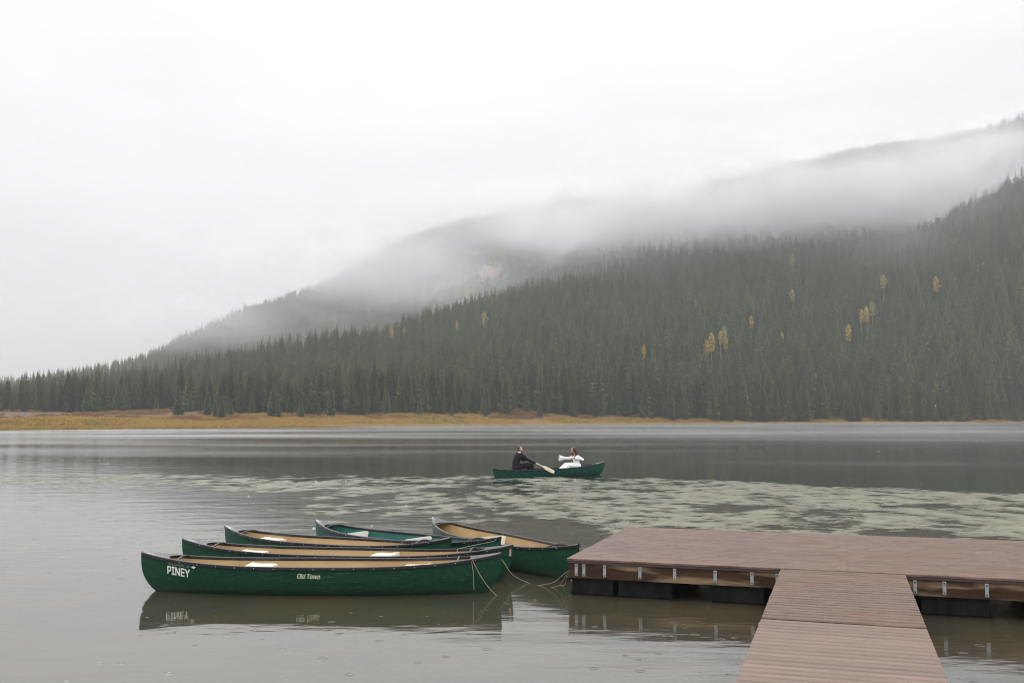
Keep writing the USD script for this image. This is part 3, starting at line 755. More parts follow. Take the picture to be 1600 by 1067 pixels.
teal_inside = noisy('teal_inside', (0.008, 0.075, 0.062), (0.012, 0.10, 0.085), 4.0, (0.4, 0.6), (0.5, 1, 1))
vinyl = noisy('black_vinyl', (0.007, 0.007, 0.009), (0.013, 0.012, 0.015), 9.0, (0.26, 0.38), (1, 1, 1))
seat_cream = noisy('cream_seat', (0.70, 0.62, 0.47), (0.78, 0.71, 0.57), 6.0, (0.4, 0.55), (1, 1, 1), 4.0, 0.1, 60, 0.002)
seat_grey = noisy('pale_grey_seat', (0.66, 0.64, 0.58), (0.74, 0.72, 0.66), 6.0, (0.4, 0.55), (1, 1, 1), 4.0, 0.1, 60, 0.002)
decal_white = noisy('white_lettering', (0.62, 0.63, 0.58), (0.74, 0.75, 0.69), 30.0, (0.5, 0.6))
decal_cream = simple('cream_lettering', (0.62, 0.60, 0.46), 0.5)
decal_faint = simple('faded_lettering', (0.20, 0.25, 0.22), 0.5)
rivet_mat = simple('steel_rivet', (0.6, 0.6, 0.6), 0.35, metallic=0.8)
rope_mat = noisy('old_rope', (0.26, 0.20, 0.11), (0.36, 0.29, 0.18), 60.0, (0.8, 0.9))

KEEL = -0.075
class Hull:
    def __init__(s, L=5.1, B=0.90, mid=0.385, rise=0.165, power=3.4):
        s.L, s.B, s.mid, s.rise, s.power = L, B, mid, rise, power
    def half(s, t):
        return s.B / 2 * (1 - np.abs(t) ** 2.25) ** 0.92 + 0.012
    def sheer(s, t):
        return s.mid + s.rise * np.abs(t) ** s.power
    def point(s, t, v, side, inset=0.0):
        """t along the boat, v from the keel line to the gunwale."""
        t = np.asarray(t, float); v = np.asarray(v, float)
        b = np.maximum(s.half(t) - inset, 0.002)
        sh = s.sheer(t)
        k = KEEL + 0.035 * np.abs(t) ** 3 + inset * 1.3
        phi = v * PI / 2
        full = 0.62 + 0.45 * np.abs(t) ** 2
        y = b * np.sin(phi) ** full
        z = k + (sh - k) * (1 - np.cos(phi) ** (0.95 + 0.1 * np.abs(t)))
        # rounded stems: the lower part stops short of the tip
        h = np.clip((z - k) / (sh - k), 0, 1)
        x = np.sign(t) * (np.abs(t) * s.L / 2 - inset * np.abs(t) ** 8 - 0.27 * np.abs(t) ** 7 * (1 - h) ** 3.0)
        return np.stack(np.broadcast_arrays(x, side * y, z), -1)
    def shell(s, inset, n=64, m=14):
        a = np.linspace(-1, 1, n); t = np.sign(a) * (1 - (1 - np.abs(a)) ** 1.25)
        v = np.linspace(0, 1, m)
        T, V = np.meshgrid(t, v, indexing='ij')
        left = s.point(T, V, 1.0, inset); right = s.point(T, V, -1.0, inset)
        P = np.concatenate([right[:, ::-1], left[:, 1:]], 1)
        return grid_mesh(P)

def sweep(P, prof, up=(0, 0, 1.0)):
    """A profile (across, up) along the polyline P."""
    P = np.asarray(P, float); t = np.gradient(P, axis=0); t /= np.linalg.norm(t, axis=1, keepdims=True)
    side = np.cross(t, np.array(up)); side /= np.linalg.norm(side, axis=1, keepdims=True)
    upv = np.cross(side, t)
    prof = np.asarray(prof, float); m = len(prof)
    V = (P[:, None] + side[:, None] * prof[None, :, :1] + upv[:, None] * prof[None, :, 1:]).reshape(-1, 3)
    f = []
    for i in range(len(P) - 1):
        for j in range(m):
            k = (j + 1) % m
            a, b, c, d = i * m + j, i * m + k, (i + 1) * m + k, (i + 1) * m + j
            f += [(a, b, c), (a, c, d)]
    for base in (0, (len(P) - 1) * m):
        for j in range(1, m - 1):
            f.append((base, base + j, base + j + 1))
    return fix(trimesh.Trimesh(V, np.array(f), process=False))

RAIL = [(-0.020, -0.030), (0.016, -0.030), (0.020, -0.024), (0.020, 0.004), (0.012, 0.012), (-0.012, 0.012), (-0.020, 0.004)]
def seat_meshes(w, lip=0.012, drop_=0.012):
    """Moulded bucket seat: a pan with a scooped top and a raised back edge, on a skirt that reaches the floor. Faces +x."""
    n, m = 15, 13
    xs = np.linspace(-0.17, 0.19, n); ys = np.linspace(-w / 2, w / 2, m)
    X, Y = np.meshgrid(xs, ys, indexing='ij')
    ty = np.abs(Y) / (w / 2)
    top = 0.0 + lip * np.clip((-X - 0.02) / 0.15, 0, 1) ** 1.5 - drop_ * np.clip((X - 0.06) / 0.13, 0, 1) ** 2
    top = top - 0.018 * (1 - ty ** 2) * np.cos(np.clip((X - 0.0) / 0.16, -1, 1) * PI / 2) - 0.02 * np.clip((ty - 0.9) / 0.1, 0, 1)
    pan = grid_mesh(np.stack([X, Y, top], -1))
    rim = [(x, y, z) for x, y, z in np.stack([X, Y, top], -1)[0]] + [tuple(p) for p in np.stack([X, Y, top], -1)[1:, -1]] + [tuple(p) for p in np.stack([X, Y, top], -1)[-1, ::-1][1:]] + [tuple(p) for p in np.stack([X, Y, top], -1)[::-1, 0][1:-1]]
    rim = np.array(rim)
    low = rim.copy(); low[:, 0] = low[:, 0] * 0.9 - 0.01; low[:, 1] *= 0.86; low[:, 2] = -0.045 - 0.15
    k = len(rim); f = []
    for i in range(k):
        j = (i + 1) % k
        f += [(i, j, k + j), (i, k + j, k + i)]
    skirt = fix(trimesh.Trimesh(np.vstack([rim, low]), np.array(f), process=False))
    return trimesh.util.concatenate([pan, skirt])

def wrap_text(mesh, hull, t0, vz, side, slope=0.0, sgn=1):
    """Lays flat lettering (x right, y up) on the outside of the hull: x runs along the boat from t0, y is height."""
    V = mesh.vertices.copy()
    out = np.zeros_like(V)
    vgrid = np.linspace(0.2, 1.0, 200)
    for i, (a, b, c) in enumerate(V):
        x = t0 + sgn * a
        t = np.clip(x / (hull.L / 2), -0.985, 0.985)
        line = hull.point(np.full(200, t), vgrid, side)
        zt = vz + b + slope * a
        q = int(np.argmin(np.abs(line[:, 2] - zt)))
        p = line[q]
        out[i] = (x, p[1] + side * (0.003 + c), zt)
    return fix(trimesh.Trimesh(out, mesh.faces, process=False))

def shear(m, k):
    m = m.copy(); m.vertices[:, 0] += k * m.vertices[:, 1]; return m

def densify(m, d=0.02):
    v, f = trimesh.remesh.subdivide_to_size(m.vertices, m.faces, d)
    return trimesh.Trimesh(v, f, process=False)

def make_canoe(p0, p1, tip_z, label, hull_mat, inside_mat, seats, seat_mat, group=None, B=0.90, mid=0.385, rivets=True, drop=0.0, pitch=0.0, thwart=False, name='canoe', roll=0.0, big_lip=False):
    """p0, p1: the two tips on the ground plan, p0 at the left."""
    d = np.array(p1[:2]) - np.array(p0[:2]); L = float(np.linalg.norm(d)); c = (np.array(p0[:2]) + np.array(p1[:2])) / 2
    H = Hull(L, B, mid, tip_z - mid)
    rot = math.atan2(d[1], d[0])
    t = thing(name, label, 'canoe', (c[0], c[1], drop), rot, group, roty=-pitch if pitch else None, rotx=roll if roll else None)
    obj('hull', H.shell(0.0), hull_mat, t, smooth=60)
    obj('inside', H.shell(0.013, 64, 14).copy(), inside_mat, t, smooth=60)
    tt = np.linspace(-0.992, 0.992, 72)
    for side in (1, -1):
        rail = H.point(tt, np.ones_like(tt), side); rail[:, 2] += 0.006
        g_ = obj('gunwale', sweep(rail, RAIL), vinyl, t, smooth=40)
        if rivets:
            rv = []
            for tr in np.linspace(-0.86, 0.86, 17):
                q = H.point(tr, 1.0, side); m = trimesh.creation.icosphere(1, 0.006); m.apply_translation(q + [0, side * 0.021, -0.008]); rv.append(m)
            obj('rivets', rv, rivet_mat, g_)
    for e in (-1, 1):
        ta = np.linspace(0.80, 0.998, 12)
        L_ = H.point(e * ta, np.ones(12), 1); R_ = H.point(e * ta, np.ones(12), -1)
        rows = []
        for i in range(12):
            y0 = max(0, (0.865 - ta[i]) / 0.065)          # concave inner edge
            cr = 0.012 * (1 - 0.3 * i / 12)
            row = []
            for s_ in np.linspace(-1, 1, 9):
                q = L_[i] * (1 + s_) / 2 + R_[i] * (1 - s_) / 2
                xback = 0.10 * (1 - s_ ** 2) * max(0, 1 - i / 7.0)
                q = q + np.array([e * xback, 0, 0.017 + cr * (1 - s_ ** 2)])
                row.append(q)
            rows.append(row)
        top = np.array(rows); bot = top - [0, 0, 0.012]
        dk = trimesh.util.concatenate([grid_mesh(top), grid_mesh(bot[:, ::-1]), grid_mesh(np.stack([top[0], bot[0]], 1))])
        obj('deck_plate', dk, vinyl, t, smooth=40)
        q = H.point(e * 0.765, 1.0, 1)
        yy_ = np.linspace(-q[1], q[1], 9)
        obj('carry_handle', tube(np.stack([np.full(9, q[0]), yy_, q[2] + 0.006 + 0.035 * (1 - (yy_ / q[1]) ** 2)], 1), 0.014, 8), vinyl, t, smooth=50)
    if thwart:
        q = H.point(0.0, 1.0, 1)
        yy_ = np.linspace(-q[1], q[1], 9)
        obj('thwart', tube(np.stack([np.full(9, 0.25), yy_, np.full(9, q[2] - 0.01)], 1), 0.018, 8), vinyl, t, smooth=50)
    for xs, face, zs in seats:
        tq = xs / (L / 2)
        wv = H.point(tq, 0.62, 1)[1] * 2 - 0.02
        sm = seat_meshes(min(wv, 0.70), *((0.075, 0.07) if big_lip else (0.012, 0.012))); sm.vertices[:, 0] *= face
        sm = fix(sm); sm.apply_translation((xs, 0, zs))
        obj('seat', sm, seat_mat, t, smooth=45)
    return t, H

def tips(l, r, zl, zr):
    return at_z(*l, zl), at_z(*r, zr)

TIP = 0.53
canoes = {}
def C(key, l, r, label, hull, inside, seats, seatm, **k):
    p0, p1 = tips(l, r, TIP, TIP)
    canoes[key] = (*make_canoe(p0, p1, TIP, label, hull, inside, seats, seatm, **k), p0, p1)
C('front', (221, 863), (784, 865), 'nearest green canoe with white block lettering on its left end', green_paint, tan_inside, [(-0.88, 1, 0.35), (1.36, -1, 0.35)], seat_cream, group='green rental canoes moored beside the dock')
C('second', (285, 842), (802, 852), 'second green canoe from the front, lying against the nearest one', green_paint, tan_inside, [(-1.5, 1, 0.35), (0.62, -1, 0.35)], seat_cream, group='green rental canoes moored beside the dock', mid=0.375)
C('third', (352, 822), (705, 841), 'third green canoe from the front, with tan inside, before the teal lined one', green_paint, tan_inside, [(-1.3, 1, 0.35), (1.42, -1, 0.35)], seat_cream, group='green rental canoes moored beside the dock', mid=0.375)
C('fourth', (494, 813), (782, 840), 'canoe with dark teal inside and three pale grey seats', teal_paint, teal_inside, [(-1.25, -1, 0.32), (0.22, -1, 0.33), (1.2, -1, 0.33)], seat_grey, big_lip=True, group='green rental canoes moored beside the dock')
C('fifth', (676, 809), (904, 852), 'green canoe with tan inside whose right end touches the dock corner', green_paint, tan_inside, [(-0.45, -1, 0.32)], seat_cream, big_lip=True, group='green rental canoes moored beside the dock')

# lettering and decals of the nearest canoe; the smaller decals on its neighbours
t1, H1 = canoes['front'][:2]
txt = densify(meshkit.text_mesh('PINEY', 0.108, 0.002, bold=True)); txt.vertices[:, 0] *= 0.78
obj('lettering', wrap_text(txt, H1, -2.115, 0.268, -1, slope=-0.115), decal_white, t1)
txt = densify(meshkit.text_mesh('DISCOVERY 169', 0.030, 0.002)); 
txt.vertices[:, 0] *= 1.05
obj('faded_lettering', wrap_text(txt, H1, -2.09, 0.392, -1, slope=-0.085), decal_faint, t1)
def script_town():
    m = densify(shear(meshkit.text_mesh('Old Town', 0.062, 0.002, bold=True), 0.42), 0.02)
    m.vertices[:, 0] *= 0.82
    return m
obj('script_lettering', wrap_text(script_town(), H1, -0.235, 0.255, -1, slope=-0.03), decal_cream, t1)
def diamond(w, h):
    p = sg.Polygon([(-w, 0), (-w * .35, h * .45), (0, h), (w * .35, h * .45), (w, 0), (w * .35, -h * .45), (0, -h), (-w * .35, -h * .45)])
    return densify(trimesh.creation.extrude_polygon(p, 0.002, engine='earcut'), 0.02)
obj('diamond_decal', wrap_text(diamond(0.042, 0.022), H1, -1.70, 0.372, -1), decal_white, t1)
t2, H2 = canoes['second'][:2]
obj('diamond_decal', wrap_text(diamond(0.042, 0.022), H2, 2.0, 0.375, -1), decal_white, t2)
obj('name_decal', wrap_text(diamond(0.05, 0.03), H2, 1.5, 0.29, -1), decal_white, t2)
t4, H4 = canoes['fourth'][:2]
obj('diamond_decal', wrap_text(diamond(0.06, 0.03), H4, -2.18, 0.385, -1), decal_white, t4)
# rusty bow fitting of the second canoe
bf = tube([H2.point(0.985, 1.0, -1) + [0, -0.006, -0.03], H2.point(0.985, 0.85, -1) + [0.0, -0.02, -0.02]], [0.016, 0.02], 8)
obj('bow_fitting', bf, noisy('rusty_metal', (0.22, 0.10, 0.05), (0.34, 0.24, 0.18), 20.0, (0.7, 0.85)), t2)

# ropes
def rope(name, pts_, label, r=0.0038, group=None):
    P = np.array(pts_, float)
    tck = np.linspace(0, 1, len(P)); fine = np.linspace(0, 1, 40)
    from scipy.interpolate import PchipInterpolator
    Q = np.stack([PchipInterpolator(tck, P[:, k])(fine) for k in range(3)], 1)
    m = tube(Q, r, 6)
    tag(obj(name, m, rope_mat, smooth=True), label, 'rope', group)
def boat_pt(key, x, y, z):
    t_, H_, p0, p1 = canoes[key]
    c = (p0 + p1) / 2; d = (p1 - p0)[:2]; a = math.atan2(d[1], d[0])
    return np.array([c[0] + x * math.cos(a) - y * math.sin(a), c[1] + x * math.sin(a) + y * math.cos(a), z])
b0 = boat_pt('front', 2.12, -0.05, 0.50); b1 = boat_pt('front', 2.13, -0.185, 0.47)
rope('mooring_rope', [b0, b1, boat_pt('front', 2.16, -0.20, 0.30), boat_pt('front', 2.17, -0.21, 0.1), boat_pt('front', 2.17, -0.21, -0.12)], 'rope hanging straight down from the right end of the nearest canoe')
rope('mooring_rope', [b0 + [0.01, 0, 0.01], b1 + [0.02, -0.005, 0.0], boat_pt('front', 2.25, -0.22, 0.28), boat_pt('front', 2.42, -0.25, 0.06), boat_pt('front', 2.52, -0.26, -0.02)], 'rope slanting from the right end of the nearest canoe into the water')
q0 = boat_pt('second', 2.42, -0.05, 0.40)
w1 = at_z(822, 911, 0.0)
rope('mooring_rope', [boat_pt('second', 2.15, -0.12, 0.50), q0 + [0, -0.06, -0.03], 0.5 * (q0 + w1) + [0, -0.1, -0.07], w1 + [0, 0, 0.02], w1 + [0.15, -0.05, -0.03]], 'pale rope sagging from behind the nearest bow to the water')
dc = at_z(886, 874, 0.46)
for k_, (px, py, lab) in enumerate([(846, 915, 'upper of the thin ropes running from the dock corner into the water'), (866, 918, 'lower of the thin ropes running from the dock corner into the water'), (880, 915, 'short rope close under the dock corner')]):
    w = at_z(px, py, 0.0)
    a_ = at_z(887, 893 + 4 * k_, 0.26 - 0.04 * k_)
    rope('mooring_rope', [a_ + [0.04, 0.02, 0.02], a_ + [-0.02, -0.03, 0], 0.45 * a_ + 0.55 * w + [0, 0, -0.04], w + [0, 0, 0.01], w + [-0.2, 0.02, -0.02]], lab, 0.0038)
rope('mooring_rope', [boat_pt('fourth', 2.1, -0.02, 0.53), boat_pt('fourth', 2.15, -0.12, 0.50), boat_pt('second', 1.75, 0.1, 0.44), boat_pt('second', 1.8, -0.12, 0.40)], 'short rope over the right end of the teal lined canoe')
# ------------------------------------------------------------------ dock platform and gangway
DZ = 0.50
A0 = at_z(886, 872, DZ); A1 = at_z(1600, 905, DZ); A2 = at_z(985, 823, DZ)
ex = (A1 - A0)[:2]; ex /= np.linalg.norm(ex)
ang = math.atan2(ex[1], ex[0])
ey = np.array([-ex[1], ex[0]])
LEN, DEP = 9.8, float((A2 - A0)[:2] @ ey)
print('dock depth', DEP, 'angle', math.degrees(ang), 'shear', float((A2 - A0)[:2] @ ex))
def dock_xy(px, py, z):
    p = at_z(px, py, z)[:2] - A0[:2]
    return float(p @ ex), float(p @ ey)
def board_material(name, c1, c2, c3, ro=(0.22, 0.55), wt=(0.68, 1.22)):
    return usdkit.material(stage, '/World/Looks/' + name, {
        'co': ('texture_coordinate', {}), 'oi': ('object_info', {}), 'g': ('geometry', {}),
        'mp': ('mapping', {'mapping_type': 'point', 'scale': (1.1, 9.0, 1.0)}),
        'n': ('noise_texture', {'scale': 2.4, 'detail': 6.0, 'roughness': 0.68}),
        'r': ('rgb_ramp', {'ramp': [(0.0, c1), (0.36, c1), (0.52, c2), (0.68, c3), (1.0, c3)]}),
        # wet and drier patches over the whole deck
        'w': ('noise_texture', {'scale': 1.1, 'detail': 4.0, 'roughness': 0.6}),
        'wr': ('map_range', {'from_min': 0.42, 'from_max': 0.58, 'to_min': 0.0, 'to_max': 1.0, 'clamp': True}),
        'mw': ('mapping', {'mapping_type': 'point', 'scale': (0.8, 5.0, 1.0)}), 'w2': ('noise_texture', {'scale': 2.0, 'detail': 5.0, 'roughness': 0.7}),
        'wa': ('math', {'math_type': 'multiply_add', 'value2': 0.9}), 'wb': ('math', {'math_type': 'subtract', 'value2': 0.42}),
        'ro': ('map_range', {'from_min': 0.0, 'from_max': 1.0, 'to_min': ro[0], 'to_max': ro[1], 'clamp': True}),
        'tone': ('map_range', {'from_min': 0.0, 'from_max': 1.0, 'to_min': 0.86, 'to_max': 1.12}),
        'wt': ('map_range', {'from_min': 0.0, 'from_max': 1.0, 'to_min': wt[0], 'to_max': wt[1], 'clamp': True}),
        'tm': ('math', {'math_type': 'multiply'}), 'm': ('vector_math', {'math_type': 'scale'}),
        'gr': ('wave_texture', {'wave_type': 'bands', 'bands_direction': 'y', 'scale': 26.0, 'distortion': 1.2, 'detail': 2.0, 'detail_scale': 1.0}),
        'b': ('bump', {'strength': 0.2, 'distance': 0.002}), 'b2': ('bump', {'strength': 0.18, 'distance': 0.003}),
        'p': ('principled_bsdf', {'specular_ior_level': 0.5, 'ior': 1.5}),
    }, [('co.object', 'mp.vector'), ('mp.vector', 'n.vector'), ('n.fac', 'r.fac'), ('g.position', 'w.vector'), ('w.fac', 'wr.value'),
        ('co.object', 'mw.vector'), ('mw.vector', 'w2.vector'), ('w2.fac', 'wb.value1'), ('wb.value', 'wa.value1'), ('wr.result', 'wa.value3'),
        ('wa.value', 'ro.value'), ('ro.result', 'p.roughness'), ('oi.random', 'tone.value'), ('wa.value', 'wt.value'), ('tone.result', 'tm.value1'), ('wt.result', 'tm.value2'),
        ('r.color', 'm.vector1'), ('tm.value', 'm.scale'), ('m.vector', 'p.base_color'),
        ('co.object', 'gr.vector'), ('gr.fac', 'b.height'), ('n.fac', 'b2.height'), ('b.normal', 'b2.normal'), ('b2.normal', 'p.normal')], surface='p.BSDF')
deck_mat = board_material('composite_board', (0.075, 0.038, 0.024), (0.118, 0.064, 0.043), (0.17, 0.102, 0.074))
ramp_mat = board_material('gangway_board', (0.175, 0.112, 0.086), (0.195, 0.128, 0.100), (0.22, 0.15, 0.12), (0.40, 0.54), (0.9, 1.1))
edge_mat = noisy('dark_edging', (0.035, 0.022, 0.026), (0.05, 0.032, 0.036), 6.0, (0.4, 0.55))
fascia_mat = usdkit.material(stage, '/World/Looks/weathered_beam', {
    'co': ('texture_coordinate', {}), 'mp': ('mapping', {'mapping_type': 'point', 'scale': (0.9, 1.0, 9.0)}),
    'n': ('noise_texture', {'scale': 1.6, 'detail': 5.0, 'roughness': 0.6, 'distortion': 0.6}),
    'mp2': ('mapping', {'mapping_type': 'point', 'scale': (0.5, 1.0, 2.6), 'location': (3.0, 0.0, 0.0)}),
    'n2': ('noise_texture', {'scale': 1.7, 'detail': 3.0}), 'k': ('map_range', {'from_min': 0.48, 'from_max': 0.66, 'to_min': 0.0, 'to_max': 1.0, 'clamp': True}),
    'r': ('rgb_ramp', {'ramp': [(0.0, (0.016, 0.009, 0.005)), (0.45, (0.034, 0.018, 0.010)), (0.65, (0.055, 0.029, 0.017)), (1.0, (0.075, 0.042, 0.025))]}),
    'r2': ('rgb_ramp', {'ramp': [(0.0, (0.09, 0.055, 0.03)), (0.45, (0.20, 0.13, 0.075)), (0.6, (0.30, 0.21, 0.13)), (1.0, (0.36, 0.26, 0.17))]}),
    'm': ('mix_color', {'blend_type': 'mix'}), 'b': ('bump', {'strength': 0.4, 'distance': 0.004}), 'p': ('principled_bsdf', {'roughness': 0.65, 'specular_ior_level': 0.15}),
}, [('co.object', 'mp.vector'), ('mp.vector', 'n.vector'), ('co.object', 'mp2.vector'), ('mp2.vector', 'n2.vector'), ('n2.fac', 'k.value'), ('n.fac', 'r.fac'), ('n.fac', 'r2.fac'),
    ('r.color', 'm.a'), ('r2.color', 'm.b'), ('k.result', 'm.fac'), ('m.result', 'p.base_color'), ('n.fac', 'b.height'), ('b.normal', 'p.normal')], surface='p.BSDF')
galv = noisy('galvanised_steel', (0.24, 0.25, 0.25), (0.34, 0.35, 0.34), 26.0, (0.45, 0.6), (1, 1, 1), metallic=0.35)
bolt_mat = simple('dark_bolt', (0.10, 0.10, 0.10), 0.45, metallic=0.6)
float_mat = noisy('black_float', (0.005, 0.005, 0.0055), (0.016, 0.015, 0.014), 5.0, (0.45, 0.65), (1, 1, 0.5), 5.0, 0.2, 14, 0.01, specular_ior_level=0.08)
timber_mat = noisy('under_timber', (0.05, 0.035, 0.022), (0.09, 0.06, 0.04), 5.0, (0.7, 0.85), (0.3, 1, 1))

def plank(x0, x1, y0, y1, z0, z1, cw=0.022, ch=0.012):
    """A board along x with eased long edges."""
    prof = np.array([(y0, z0), (y1, z0), (y1, z1 - ch), (y1 - cw, z1), (y0 + cw, z1), (y0, z1 - ch)])
    V = np.vstack([np.c_[np.full(6, x0), prof], np.c_[np.full(6, x1), prof]])
    f = []
    for j in range(6):
        k = (j + 1) % 6
        f += [(j, k, 6 + k), (j, 6 + k, 6 + j)]
    for j in range(1, 5):
        f += [(0, j + 1, j), (6, 6 + j, 6 + j + 1)]
    return fix(trimesh.Trimesh(V, np.array(f), process=False))

dock = thing('dock', 'wide floating dock platform of reddish brown boards on black floats', 'dock', (A0[0], A0[1], 0), ang)
nb = 29
pitch_ = DEP / nb
brng = random.Random(5)
for k in range(nb):
    x0 = -0.004 + brng.uniform(-0.004, 0.004)
    dz = brng.uniform(-0.0015, 0.0015)
    joint = [3.66, 6.1][k % 2] + brng.uniform(-0.01, 0.01)
    y0, y1 = k * pitch_ + 0.003, (k + 1) * pitch_ - 0.003
    obj('deck_board', plank(x0, joint - 0.002, y0, y1, DZ - 0.028 + dz, DZ + dz, 0.010, 0.005), deck_mat, dock)
    obj('deck_board', plank(joint + 0.002, LEN, y0, y1, DZ - 0.028 + dz, DZ + dz, 0.010, 0.005), deck_mat, dock)
# dark edging under the boards, then the beams
obj('edging', box(0.012, LEN, 0.010, 0.040, DZ - 0.062, DZ - 0.031), edge_mat, dock)
obj('edging', box(0.010, 0.040, 0.042, DEP - 0.012, DZ - 0.062, DZ - 0.031), edge_mat, dock)
FZ0, FZ1 = DZ - 0.262, DZ - 0.064
for a, b in ((0.02, 3.02), (3.024, 6.3), (6.304, LEN)):
    obj('fascia_beam', box(a, b, 0.022, 0.062, FZ0, FZ1), fascia_mat, dock)
obj('fascia_beam', box(0.022, 0.062, 0.064, DEP - 0.03, FZ0, FZ1), fascia_mat, dock)
obj('fascia_beam', box(0.02, LEN, DEP - 0.028, DEP + 0.01, FZ0, FZ1), fascia_mat, dock)
for k in range(1, 16):
    obj('joist', box(k * 0.61 - 0.02, k * 0.61 + 0.02, 0.066, DEP - 0.034, FZ0 + 0.004, DZ - 0.034), timber_mat, dock)
for px, py in ((904, 887), (915.6, 888), (948, 889), (1003, 890), (1057, 894), (1120, 896), (1177, 899), (1216, 900), (1428, 911), (1473, 913), (1538, 916)):
    x, _ = dock_xy(px, 872 + (px - 886) * 0.0455 + 16, DZ - 0.16)
    br = obj('bracket', box(x - 0.021, x + 0.021, 0.016, 0.0215, FZ0 + 0.028, FZ1 - 0.008), galv, dock)
    for zb in (FZ0 + 0.05, FZ1 - 0.032):
        bt = trimesh.creation.cylinder(0.011, 0.012, sections=6); bt.apply_transform(trimesh.transformations.rotation_matrix(PI / 2, (1, 0, 0))); bt.apply_translation((x, 0.012, zb))
        obj('bolt', bt, bolt_mat, br)
def float_box(x0, x1, y0, y1, z1):
    parts_ = [box(x0, x1, y0, y1, -0.28, z1 - 0.026), box(x0 - 0.02, x1 + 0.02, y0 - 0.02, y1, z1 - 0.026, z1), box(x0 - 0.012, x1 + 0.012, y0 - 0.014, y1, 0.028, 0.05)]
    for q in np.arange(x0 + 0.2, x1 - 0.1, 0.28):
        parts_.append(box(q - 0.02, q + 0.02, y0 - 0.006, y0 + 0.02, 0.051, z1 - 0.027))
    return trimesh.util.concatenate(parts_)
for a, b in ((0.05, 0.62), (0.70, 1.42), (1.95, 2.62), (2.72, 3.45), (3.62, 4.42), (4.52, 5.28), (6.0, 6.75), (8.0, 9.2)):
    for y0 in (0.075, 1.6, 3.0):
        obj('float', float_box(a, b, y0, y0 + 0.9, FZ0 - 0.004), float_mat, dock)

# gangway: two hinged sections of cross boards
gl0 = np.array(dock_xy(1224, 886, DZ)); gr0 = np.array(dock_xy(1420, 894, DZ))
gl1 = np.array(dock_xy(1143, 1067, DZ)); gr1 = np.array(dock_xy(1472, 1067, DZ))
gx0, gx1 = 0.5 * (gl0[0] + gl1[0]), 0.5 * (gr0[0] + gr1[0])
print('gangway x', gl0, gl1, gr0, gr1)
gapy = dock_xy(1320, 972, DZ)[1]
PB = 0.1405
def gangway(y_far, n, z, label, mat_):
    t = thing('gangway', label, 'gangway', (A0[0], A0[1], 0), ang)
    for k in range(n):
        y1 = y_far - k * PB - 0.005; y0 = y_far - (k + 1) * PB + 0.005
        dz = brng.uniform(-0.0015, 0.0015)
        obj('deck_board', plank(gx0 + brng.uniform(-0.0015, 0.0015), gx1 + brng.uniform(-0.0015, 0.0015), y0, y1, z - 0.028 + dz, z + dz), mat_, t)
    y0 = y_far - n * PB
    for x in (gx0 + 0.03, 0.5 * (gx0 + gx1) - 0.02, gx1 - 0.07):
        obj('stringer', box(x, x + 0.04, y0 + 0.02, y_far - 0.02, z - 0.215, z - 0.031), fascia_mat, t)
    for yb, xx in ((y_far - 0.1, gx0 - 0.006), (y_far - 1.9, gx0 - 0.006)):
        obj('hinge_pin', box(xx - 0.012, xx + 0.02, yb - 0.02, yb + 0.02, z - 0.06, z - 0.032), galv, t)
    return t
n1 = int(round((-0.02 - (gapy + 0.035)) / PB))
gangway(-0.03, n1, DZ - 0.004, 'far section of the gangway, joined to the dock platform', deck_mat)
y2 = -0.03 - n1 * PB - 0.065
obj('hinge_strip', box(gx0 + 0.02, gx1 - 0.02, y2 - 0.03, y2 + 0.095, DZ - 0.10, DZ - 0.085), edge_mat, None) if False else None
g2 = gangway(y2, 46, DZ - 0.006, 'near section of the gangway with clearly ribbed boards, towards the viewer', ramp_mat)
obj('hinge_strip', box(gx0 + 0.02, gx1 - 0.02, y2 + 0.004, y2 + 0.060, DZ - 0.075, DZ - 0.06), edge_mat, g2)
# ------------------------------------------------------------------ floating pond weed
weed_mat = usdkit.material(stage, '/World/Looks/pond_weed', {
    'g': ('geometry', {}), 'n': ('noise_texture', {'scale': 1.3, 'detail': 5.0, 'roughness': 0.7}),
    'r': ('rgb_ramp', {'ramp': [(0.0, (0.13, 0.12, 0.07)), (0.40, (0.24, 0.23, 0.15)), (0.55, (0.37, 0.385, 0.255)), (1.0, (0.46, 0.47, 0.33))]}),
    'ri': ('map_range', {'from_min': 0, 'from_max': 1, 'to_min': 0.5, 'to_max': 1.25}), 'm': ('vector_math', {'math_type': 'scale'}),
    'p': ('principled_bsdf', {'roughness': 0.55})},
    [('g.position', 'n.vector'), ('n.fac', 'r.fac'), ('g.random_per_island', 'ri.value'), ('r.color', 'm.vector1'), ('ri.result', 'm.scale'), ('m.vector', 'p.base_color')], surface='p.BSDF')
wg = np.random.default_rng(77)
